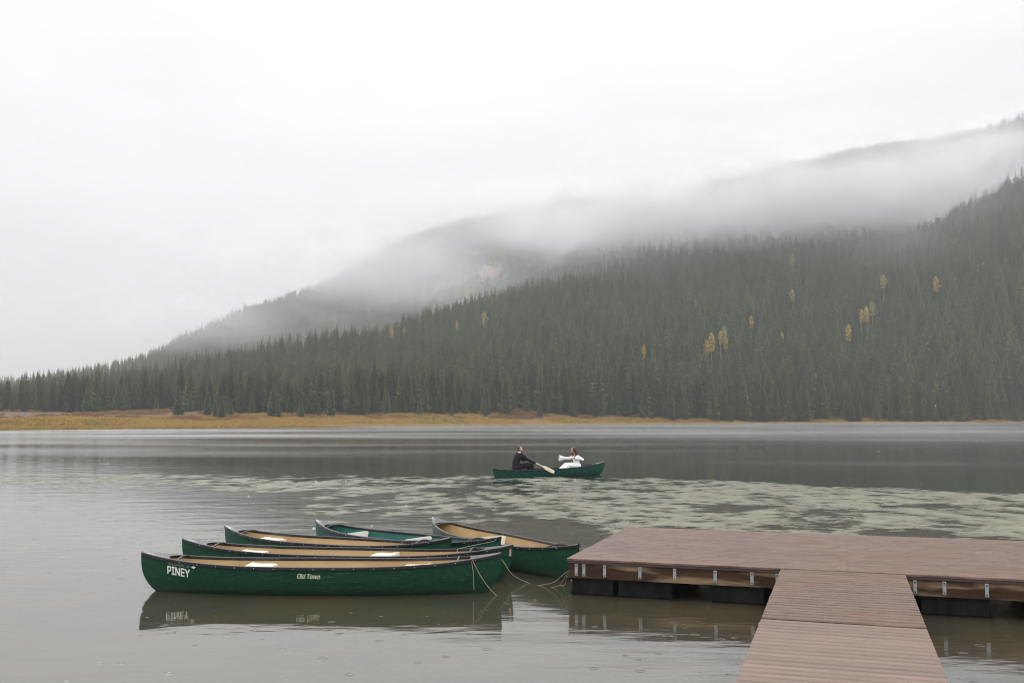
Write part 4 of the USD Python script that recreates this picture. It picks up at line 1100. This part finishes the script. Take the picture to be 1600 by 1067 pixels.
def weed(n, dens, size, seed):
    """Flat ribbons of leaf lying on the water; dens gives the cover between 0 and 1."""
    y = wg.uniform(48.0 ** -1, 15.5 ** -1, n) ** -1.0
    x = wg.uniform(-0.58, 0.58, n) * y
    x, y = np.r_[x], np.r_[y]
    d = dens(x, y)
    wx2 = x + 1.2 * meshkit.fbm(np.c_[x * 0.3, y * 0.3, 0 * x], 2, seed + 9); wy2 = y + 1.2 * meshkit.fbm(np.c_[x * 0.3, y * 0.3, 0 * x + 7], 2, seed + 11)
    fine = meshkit.fbm(np.c_[wx2 * 0.95, wy2 * 0.75, 0 * x], 5, seed)
    fine2 = meshkit.fbm(np.c_[x * 0.11, y * 0.22, 0 * x], 3, seed + 3)
    vein = np.abs(meshkit.fbm(np.c_[wx2 * 0.7, wy2 * 0.42, 0 * x + 3], 4, seed + 21) - 0.5)
    f_ = 0.66 * fine + 0.34 * fine2 - 0.10 * np.exp(-(vein / 0.035) ** 2)
    p_ = np.clip((f_ - (0.64 - 0.40 * d)) / 0.26, 0, 1) ** 0.9
    sp = meshkit.fbm(np.c_[wx2 * 3.8, wy2 * 2.2, 0 * x + 5], 3, seed + 31)
    p_ = p_ * np.clip((sp - (0.55 - 0.28 * d)) / 0.26, 0, 1)
    k = wg.random(n) < p_ * np.clip(0.45 + 0.55 * d, 0, 0.95)
    k &= d > 0.02
    return x[k], y[k]
def dens(x, y):
    u_ = x / y
    far = np.interp(u_, [U(0), U(250), U(500), U(790), U(1000), U(1300), U(1600)], [46, 45, 43, 40.5, 41, 36, 33])      # outer edge of the weed bed
    out = np.clip((far + 2.5 * (meshkit.fbm(np.c_[x * 0.12, y * 0.12, 0 * x], 3, 3) - 0.5) - y) / 2.0, 0, 1)
    main = np.interp(u_, [U(0), U(200), U(500), U(800), U(1000), U(1150), U(1600)], [0.62, 0.62, 0.60, 0.60, 0.70, 0.86, 0.94])
    near = np.interp(u_, [U(0), U(300), U(500), U(900), U(960), U(1600)], [31, 27, 22, 18.0, 16, 15.5])
    fade = np.clip((y - near) / np.interp(u_, [U(0), U(600), U(1000)], [8, 9, 6]), 0, 1)
    open_ = np.interp(y, [16, 19, 24, 34, 40], [0.55, 0.65, 0.85, 1.0, 0.92])
    return out * main * fade * open_
wx_, wy_ = weed(1100000, dens, 1, 5)
n = len(wx_)
print('weed ribbons', n)
Lr = wg.uniform(0.08, 0.30, n); Wr = wg.uniform(0.010, 0.028, n) * np.interp(wy_, [16, 45], [0.8, 1.7])
flow = 0.25 + 1.3 * (meshkit.fbm(np.c_[wx_ * 0.2, wy_ * 0.2, 0 * wx_], 2, 8) - 0.5) + wg.normal(0, 0.35, n)
dx, dy = np.cos(flow), np.sin(flow)
bend = wg.normal(0, 0.25, n) * Lr
z0 = wg.uniform(0.003, 0.010, n)
Pm = np.stack([wx_, wy_, z0], 1)
D = np.stack([dx, dy, 0 * dx], 1); S = np.stack([-dy, dx, 0 * dx], 1)
V = np.stack([Pm - D * Lr[:, None], Pm + S * (bend - Wr)[:, None], Pm + S * (bend + Wr)[:, None] + [0, 0, 0.002], Pm + D * Lr[:, None]], 1).reshape(-1, 3)
i4 = np.arange(n)[:, None] * 4
F = np.vstack([i4 + [0, 1, 2], i4 + [1, 3, 2]])
# keep clear of the boats and of the dock
tag(obj('pond_weed', trimesh.Trimesh(V, F, process=False), weed_mat), 'pale green pond weed floating in streaks on the lake', None, None, 'stuff')
# ------------------------------------------------------------------ the couple in the far canoe
p0c, p1c = np.array([-0.755, 40.4, 0]), np.array([3.89, 42.0, 0])
dark_inside = noisy('dark_inside', (0.010, 0.016, 0.018), (0.016, 0.024, 0.026), 4.0, (0.5, 0.7))
c6, H6 = make_canoe(p0c, p1c, 0.50, 'teal green canoe out on the lake carrying the couple', teal_paint, dark_inside, [(-1.50, 1, 0.31), (1.22, -1, 0.31)], seat_grey, drop=-0.06, pitch=0.039, mid=0.36)
c6c = (p0c + p1c) / 2; c6r = math.atan2(1.6, 4.645)

def sph(p, r, n=12):
    return m3.Manifold.sphere(r, n).translate([float(a) for a in p])
def ell(p, r3, n=16, rot=None):
    m = m3.Manifold.sphere(1.0, n).scale([float(a) for a in r3])
    if rot is not None:
        m = m.rotate([float(a) for a in rot])
    return m.translate([float(a) for a in p])
def hull2(items):
    return m3.Manifold.batch_hull([sph(p, r) for p, r in items])
def chain(items):
    out = [hull2(items[i:i + 2]) for i in range(len(items) - 1)]
    return m3.Manifold.batch_boolean(out, m3.OpType.Add)
def union(ms):
    return m3.Manifold.batch_boolean(ms, m3.OpType.Add)
def skin_mesh(man, length=0.02, it=6):
    m = man.refine_to_length(length).to_mesh()
    t = trimesh.Trimesh(m.vert_properties[:, :3], m.tri_verts, process=True)
    trimesh.smoothing.filter_taubin(t, 0.5, 0.53, it)
    return t
def hand(wrist, direction, normal, curl=0.7, scale=1.0, thumb=1):
    d = np.array(direction, float); d /= np.linalg.norm(d)
    n_ = np.array(normal, float); n_ -= d * (n_ @ d); n_ /= np.linalg.norm(n_)
    s = np.cross(n_, d); w = np.array(wrist, float)
    P = lambda a, b, c: w + scale * (d * a + s * b + n_ * c)
    out = [m3.Manifold.batch_hull([sph(P(0, -.018, 0), .018 * scale), sph(P(0, .018, 0), .018 * scale), sph(P(.085, -.034, 0), .014 * scale), sph(P(.085, .034, 0), .014 * scale)])]
    for k, (b, L) in enumerate(((-.032, .066), (-.011, .076), (.011, .072), (.031, .056))):
        a = curl
        q0 = P(.085, b, 0); q1 = q0 + scale * L * .45 * (d * math.cos(a) - n_ * math.sin(a))
        q2 = q1 + scale * L * .32 * (d * math.cos(2 * a) - n_ * math.sin(2 * a)); q3 = q2 + scale * L * .25 * (d * math.cos(2.8 * a) - n_ * math.sin(2.8 * a))
        out.append(chain([(q0, .010 * scale), (q1, .009 * scale), (q2, .0085 * scale), (q3, .007 * scale)]))
    t0 = P(.025, thumb * -.03, 0); t1 = P(.06, thumb * -.058, -.012); t2 = P(.085, thumb * -.052, -.034)
    out.append(chain([(t0, .014 * scale), (t1, .011 * scale), (t2, .009 * scale)]))
    return union(out)
def head(c, f, scale=1.0, jaw=1.0):
    """Head whose face looks along f (+1 or -1 on x)."""
    c = np.array(c, float)
    P = lambda a, b, z: c + scale * np.array([f * a, b, z])
    S = scale
    parts_ = [ell(P(-.010, 0, .030), (.098 * S, .076 * S, .088 * S)),
              m3.Manifold.batch_hull([sph(P(.035, .030, -.01), .040 * S), sph(P(.035, -.030, -.01), .040 * S), sph(P(.060, 0, -.085), .022 * S * jaw), sph(P(-.02, .036, -.05), .03 * S), sph(P(-.02, -.036, -.05), .03 * S)]),
              m3.Manifold.batch_hull([sph(P(.088, 0, .020), .008 * S), sph(P(.108, 0, -.018), .010 * S), sph(P(.090, .012, -.022), .007 * S), sph(P(.090, -.012, -.022), .007 * S)]),
              m3.Manifold.batch_hull([sph(P(.086, .018, -.052), .006 * S), sph(P(.086, -.018, -.052), .006 * S), sph(P(.092, 0, -.050), .007 * S)]),
              m3.Manifold.batch_hull([sph(P(.080, .04, .026), .012 * S), sph(P(.080, -.04, .026), .012 * S)])]
    for sy in (1, -1):
        parts_.append(ell(P(-.005, sy * .078, -.005), (.018 * S, .008 * S, .030 * S)))
    return union(parts_), P
skin_m = usdkit.material(stage, '/World/Looks/skin_tanned', {'p': ('principled_bsdf', {'base_color': (0.46, 0.27, 0.18), 'roughness': 0.5, 'subsurface_weight': 0.1, 'subsurface_scale': 0.02})}, surface='p.BSDF')
skin_w = usdkit.material(stage, '/World/Looks/skin_warm', {'p': ('principled_bsdf', {'base_color': (0.50, 0.28, 0.18), 'roughness': 0.5, 'subsurface_weight': 0.1, 'subsurface_scale': 0.02})}, surface='p.BSDF')
suit_mat = noisy('dark_suit_cloth', (0.010, 0.010, 0.012), (0.017, 0.017, 0.019), 12.0, (0.75, 0.9), specular_ior_level=0.08)
shirt_mat = simple('white_shirt', (0.75, 0.74, 0.76), 0.7)
hair_grey = noisy('short_dark_hair', (0.016, 0.014, 0.013), (0.05, 0.045, 0.042), 40.0, (0.5, 0.7))
beard_mat = simple('dark_beard', (0.025, 0.02, 0.018), 0.7)
hair_brown = noisy('brown_wavy_hair', (0.022, 0.012, 0.007), (0.065, 0.032, 0.018), 18.0, (0.4, 0.6), (1, 1, 0.4))
dress_mat = noisy('white_lace', (0.70, 0.69, 0.70), (0.82, 0.81, 0.82), 30.0, (0.6, 0.8), (1, 1, 1), 3.0, 0.2, 50, 0.003)
eye_mat = simple('dark_eye', (0.02, 0.015, 0.012), 0.2)
shoe_mat = simple('black_shoe', (0.012, 0.011, 0.011), 0.3)
wood_pale = noisy('pale_paddle_wood', (0.70, 0.60, 0.40), (0.80, 0.71, 0.52), 3.0, (0.35, 0.5), (1, 1, 6))

def person(label, parts_list):
    t = thing('person', label, 'person', (c6c[0], c6c[1], 0.0), c6r)
    for nm, mesh, mat, sm in parts_list:
        obj(nm, mesh, mat, t, smooth=sm)
    return t

# --- the man: dark suit, paddling
hc = (-1.315, 0, 1.095)
hm, HP = head(hc, 1, 1.10)
Aw = {}
def man(g):
    """Joint chains, every radius grown by g."""
    torso = [m3.Manifold.batch_hull([sph((-1.47, -.09, .40), .12 + g), sph((-1.47, .09, .40), .12 + g), sph((-1.49, -.08, .58), .115 + g), sph((-1.49, .08, .58), .115 + g)]),
             m3.Manifold.batch_hull([sph((-1.49, -.08, .58), .115 + g), sph((-1.49, .08, .58), .115 + g), sph((-1.40, -.11, .79), .115 + g), sph((-1.40, .11, .79), .115 + g)]),
             m3.Manifold.batch_hull([sph((-1.40, -.11, .79), .115 + g), sph((-1.40, .11, .79), .115 + g), sph((-1.30, -.18, .86), .062 + g), sph((-1.30, .18, .86), .062 + g), sph((-1.35, 0, .915), .062 + g)])]
    return torso
armN = [((-1.285, -.19, .855), .066), ((-1.02, -.27, .66), .050), ((-.76, -.245, .545), .036)]
armF = [((-1.285, .19, .855), .066), ((-1.08, .24, .65), .050), ((-.99, .06, .70), .036)]
legN = [((-1.40, -.10, .40), .095), ((-.87, -.17, .455), .066), ((-.80, -.15, .05), .046)]
legF = [((-1.40, .10, .40), .095), ((-.90, .17, .47), .066), ((-.86, .15, .05), .046)]
grow = lambda ch, g: [(p, r + g) for p, r in ch]
neck = chain([((-1.36, 0, .90), .058), ((-1.335, 0, 1.02), .053)])
handN = hand((-.765, -.245, .55), (.78, -.10, -.50), (.35, .55, .75), 0.95)
handF = hand((-.995, .055, .70), (.30, -.65, .55), (.6, .2, .3), 0.95)
body = union(man(-0.012) + [neck, hm, chain(armN), chain(armF), chain(legN), chain(legF), handN, handF])
jacket = union(man(0.012) + [chain(grow(armN, .014)), chain(grow(armF, .014)), m3.Manifold.batch_hull([sph((-1.40, -.15, .90), .05), sph((-1.40, .15, .90), .05), sph((-1.42, 0, .93), .05)]),
                m3.Manifold.batch_hull([sph((-1.52, -.12, .36), .10), sph((-1.52, .12, .36), .10), sph((-1.35, -.13, .40), .09), sph((-1.35, .13, .40), .09)])])
trousers = union([chain(grow(legN, .016)), chain(grow(legF, .016)), m3.Manifold.batch_hull([sph((-1.46, -.10, .385), .125), sph((-1.46, .10, .385), .125)])])
shoes = union([chain([((-.82, s * .15, .04), .05), ((-.66, s * .16, .02), .042)]) for s in (-1, 1)])
collar = trimesh.util.concatenate([skin_mesh(chain([((-1.362, 0, .925), .074), ((-1.335, 0, .975), .064)])),
                                   skin_mesh(chain([((-.785, -.247, .555), .043), ((-.755, -.245, .545), .042)])), skin_mesh(chain([((-1.005, .085, .695), .043), ((-.992, .062, .70), .042)]))])
hairm = union([ell(HP(-.024, 0, .044), (.101, .082, .086)), m3.Manifold.batch_hull([sph(HP(-.06, .03, -.03), .045), sph(HP(-.06, -.03, -.03), .045), sph(HP(-.05, 0, .04), .06)])])
hairm = hairm - m3.Manifold.cube([0.3, 0.4, 0.25]).translate([float(HP(.052, 0, 0)[0]), -0.2, float(HP(0, 0, -.13)[2])])
beard = m3.Manifold.batch_hull([sph(HP(.060, .022, -.076), .022), sph(HP(.060, -.022, -.076), .022), sph(HP(.076, 0, -.098), .020), sph(HP(.01, .05, -.06), .018), sph(HP(.01, -.05, -.06), .018)])
manT = person('man in a dark suit with short hair and beard, paddling at the left', [
    ('body', skin_mesh(body), skin_m, True), ('jacket', skin_mesh(jacket), suit_mat, True), ('trousers', skin_mesh(trousers), suit_mat, True), ('shoes', skin_mesh(shoes), shoe_mat, True),
    ('shirt_collar', collar, shirt_mat, True), ('hair', skin_mesh(hairm, 0.02, 3), hair_grey, True), ('beard', skin_mesh(beard, 0.02, 3), beard_mat, True)] +
    [('eye', trimesh.creation.icosphere(1, 0.008).apply_translation(HP(.088, s * .032, .012)), eye_mat, True) for s in (-1, 1)])

# the paddle
pd = thing('paddle', 'pale wooden paddle held by the man, blade over the canoe side', 'paddle', (c6c[0], c6c[1], 0.0), c6r)
a_, b_ = np.array([-1.02, 0.02, .745]), np.array([-.12, -.76, .185])
ax_ = (b_ - a_) / np.linalg.norm(b_ - a_)
nsh = a_ + ax_ * 0.72
obj('shaft', tube([a_, nsh, nsh + ax_ * 0.2], [0.015, 0.016, 0.013], 8), wood_pale, pd, smooth=50)
obj('grip', skin_mesh(hull2([(a_ + np.array([0, .04, .02]), .018), (a_ + np.array([0, -.04, -.02]), .018)])), wood_pale, pd, smooth=True)
Lb = float(np.linalg.norm(b_ - nsh)); side = np.cross(ax_, [0.25, 1.0, 0.25]); side /= np.linalg.norm(side); nb_ = np.cross(ax_, side)
out_ = [(0, .014), (.12, .03), (.26, .06), (.45, .068), (.78, .070), (.95, .06), (1.0, .04)]
rows = []
for q, w in out_:
    rows.append([nsh + ax_ * q * Lb + side * s * w + nb_ * 0.007 * (1 - s * s) for s in np.linspace(-1, 1, 5)])
top = np.array(rows); bot = top - nb_ * 0.014
rim = np.concatenate([top[:, 0], top[-1, 1:], top[::-1, -1][1:], top[0, ::-1][1:-1]]); rimb = np.concatenate([bot[:, 0], bot[-1, 1:], bot[::-1, -1][1:], bot[0, ::-1][1:-1]])
k = len(rim); ff = []
for i in range(k):
    j = (i + 1) % k; ff += [(i, j, k + j), (i, k + j, k + i)]
obj('blade', [grid_mesh(top), grid_mesh(bot[:, ::-1]), trimesh.Trimesh(np.vstack([rim, rimb]), np.array(ff), process=False)], wood_pale, pd, smooth=40)

# --- the woman: white dress with bell sleeves, long wavy brown hair
hc = (1.035, 0, 1.065)
hw, WP = head(hc, -1, 0.96, 0.9)
def torso_w(g):
    return [m3.Manifold.batch_hull([sph((1.19, -.10, .40), .115 + g), sph((1.19, .10, .40), .115 + g), sph((1.17, -.06, .57), .085 + g), sph((1.17, .06, .57), .085 + g)]),
            m3.Manifold.batch_hull([sph((1.17, -.06, .57), .085 + g), sph((1.17, .06, .57), .085 + g), sph((1.13, -.08, .71), .095 + g), sph((1.13, .08, .71), .095 + g), sph((1.08, -.06, .70), .06 + g), sph((1.08, .06, .70), .06 + g)])]
upper = [m3.Manifold.batch_hull([sph((1.13, -.08, .71), .088), sph((1.13, .08, .71), .088), sph((1.14, -.15, .815), .046), sph((1.14, .15, .815), .046), sph((1.12, 0, .86), .046)])]
wN = [((1.15, -.165, .80), .048), ((1.36, -.215, .655), .038), ((1.03, -.20, .715), .027)]
wF = [((1.12, .165, .80), .048), ((.90, .17, .70), .038), ((.66, .12, .725), .026)]
lN = [((1.16, -.09, .40), .09), ((.70, -.10, .43), .058), ((.47, -.09, .10), .038)]
lF = [((1.16, .09, .40), .09), ((.72, .10, .44), .058), ((.50, .09, .10), .038)]
neckw = chain([((1.12, 0, .84), .044), ((1.06, 0, .98), .042)])
hN = hand((1.035, -.20, .714), (-.9, .1, .12), (0, .3, .9), 0.8, 0.9)
hF = hand((.665, .12, .725), (-1, -.05, .0), (0, .2, 1), 0.45, 0.9)
wbody = union(torso_w(-0.012) + upper + [neckw, hw, chain(wN), chain(wF), chain(lN), chain(lF), hN, hF, chain([(lN[2][0], .036), ((.36, -.09, .06), .026)]), chain([(lF[2][0], .036), ((.39, .09, .06), .026)])])
band = m3.Manifold.batch_hull([sph((1.13, -.16, .765), .064), sph((1.13, .16, .765), .064), sph((1.09, -.10, .735), .064), sph((1.09, .10, .735), .064), sph((1.17, 0, .75), .07)])
bodice = union(torso_w(0.012) + [band])
def loft(rings):
    """Closed rings of points, as a thin cloth tube."""
    R = np.array([[c + r_ * (math.cos(a) * e1 + math.sin(a) * e2) * (1 + wv * math.cos(w_ * a)) for a in np.linspace(0, 2 * PI, 33)] for c, r_, e1, e2, wv, w_ in rings])
    return grid_mesh(R)
def bell(wrist, d, r0, r1, L, wav=0.12):
    d = np.array(d, float); d /= np.linalg.norm(d); e1 = np.cross(d, [0, 1, 0]); e1 /= np.linalg.norm(e1); e2 = np.cross(d, e1)
    w = np.array(wrist, float)
    return loft([(w + d * L * t, r0 + (r1 - r0) * t ** 1.3, e1, e2, wav * t, 7) for t in np.linspace(0, 1, 9)])
skirt = union([m3.Manifold.batch_hull([sph((1.19, -.11, .40), .14), sph((1.19, .11, .40), .14), sph((.72, -.12, .43), .082), sph((.72, .12, .44), .082)]),
               m3.Manifold.batch_hull([sph((.72, -.12, .43), .082), sph((.72, .12, .44), .082), sph((.44, -.15, .16), .10), sph((.44, .15, .16), .10), sph((.80, -.15, .12), .08), sph((.80, .15, .12), .08)])])
slv = union([chain([((1.16, -.175, .775), .068), (wN[1][0], .054), ((1.09, -.203, .705), .042)]), chain([((1.12, .175, .775), .068), (wF[1][0], .056), ((.76, .14, .715), .046)])])
bellF = bell((.775, .145, .713), (-1, .16, .02), .045, .125, .30)
bellN = bell((1.10, -.203, .703), (-1, .03, .12), .042, .06, .10)
fall = []
hr = random.Random(3)
for k in range(26):
    a = PI * (-0.62 + 1.24 * k / 25) ; yy = math.sin(a) * .098; xx = .02 + math.cos(a) * .098
    L = hr.uniform(.36, .46) * (1.0 if abs(a) < 1.3 else 0.95)
    pts_ = []
    for q in range(8):
        t = q / 7.0
        pts_.append((WP(-xx - .03 * t - .05 * t * (1 - t) * 2 + .018 * math.sin(7 * t + k), yy * (1 + .55 * t) + .016 * math.sin(6 * t + 1.7 * k), .065 - L * t), (.034 + .014 * math.sin(PI * t)) * (1 - .55 * t)))
    fall.append(chain(pts_))
hairw = union([ell(WP(-.022, 0, .042), (.104, .086, .092)) - m3.Manifold.cube([0.3, 0.4, 0.25]).translate([float(WP(.05, 0, 0)[0]) - 0.3, -0.2, float(WP(0, 0, -.18)[2])])] + fall)
person('woman in a white off shoulder dress with long wavy brown hair, facing the man', [
    ('body', skin_mesh(wbody), skin_w, True), ('bodice', skin_mesh(bodice), dress_mat, True), ('skirt', skin_mesh(skirt), dress_mat, True),
    ('sleeves', skin_mesh(slv), dress_mat, True), ('bell_cuff', bellF, dress_mat, True), ('bell_cuff', bellN, dress_mat, True), ('hair', skin_mesh(hairw, 0.02, 3), hair_brown, True)] +
    [('eye', trimesh.creation.icosphere(1, 0.0075).apply_translation(WP(.084, s * .030, .012)), eye_mat, True) for s in (-1, 1)])

# ------------------------------------------------------------------ dry reeds at the near shore, left
reed_mat = noisy('dry_reed', (0.46, 0.33, 0.19), (0.58, 0.45, 0.28), 8.0, (0.6, 0.8))
rr_ = random.Random(9)
rt = thing('reed_clump', 'few dry tan reed stems at the very left edge near the viewer', 'reeds', (-3.60, 6.5, -0.1), 0)
for k in range(9):
    x, y = rr_.uniform(-.16, .05), rr_.uniform(-.2, .2); h = rr_.uniform(0.55, 1.0); lx = rr_.uniform(-.1, .1); 
    obj('stem', tube([(x, y, 0), (x + lx * .3, y, h * .5), (x + lx, y + .02, h)], [.006, .005, .002], 5), reed_mat, rt)
    v = []
    a = rr_.choice([-1, 1, 1]); z = h * rr_.uniform(.3, .6)
    P_ = np.array([(x + lx * .3, y, z), (x + lx * .3 + a * .07, y, z + .10), (x + lx * .3 + a * .16, y - .01, z + .10), (x + lx * .3 + a * .24, y - .01, z + .03)])
    wv = np.array([0, .010, .009, .001])[:, None] * np.array([[0.2, 0, 1]])
    wv[0] = (0.004, 0, 0.004)
    obj('leaf', grid_mesh(np.stack([P_ - wv, P_ + wv], 1)), reed_mat, rt)
# near bank, behind and under the viewer
g1, g2 = np.meshgrid(np.linspace(-60, 60, 61), np.linspace(-75, 4.2, 50), indexing='xy')
shore_near = 3.2 + 1.2 * (meshkit.fbm(np.stack([g1 * 0.15, 0 * g1, 0 * g1], -1), 3, 2) - .5)
sN = shore_near - g2
zN = np.interp(sN, [-1.2, 0, 0.6, 3, 30], [-0.5, 0.0, 0.35, 0.75, 2.0])
tag(obj('near_bank', grid_mesh(np.stack([g1, g2, zN], -1)), ground_mat, smooth=True), 'grassy near bank under the viewer', kind='structure')
# ------------------------------------------------------------------ falling sleet
sg_ = np.random.default_rng(5)
n = 130
ys_ = sg_.uniform(2.5, 26, n) ; us_ = sg_.uniform(-0.55, 0.55, n)
zs_ = EYE + ys_ * sg_.uniform(-0.12, 0.045, n)
ok = zs_ > 0.1
base = np.array([[1, 0, 0], [-1, 0, 0], [0, 1, 0], [0, -1, 0], [0.15, 0, 2.6], [-0.15, 0, -2.6]], float)
of = np.array([[0, 2, 4], [2, 1, 4], [1, 3, 4], [3, 0, 4], [2, 0, 5], [1, 2, 5], [3, 1, 5], [0, 3, 5]])
V, F = [], []
for x, y, z in zip((us_ * ys_)[ok], ys_[ok], zs_[ok]):
    F.append(of + 6 * len(V)); V.append(base * sg_.uniform(0.0007, 0.0016) + [x, y, z])
tag(obj('falling_sleet', trimesh.Trimesh(np.vstack(V), np.vstack(F), process=False), simple('ice_pellet', (0.85, 0.87, 0.9), 0.3)), 'sparse sleet drops falling in front of the view', None, None, 'stuff')
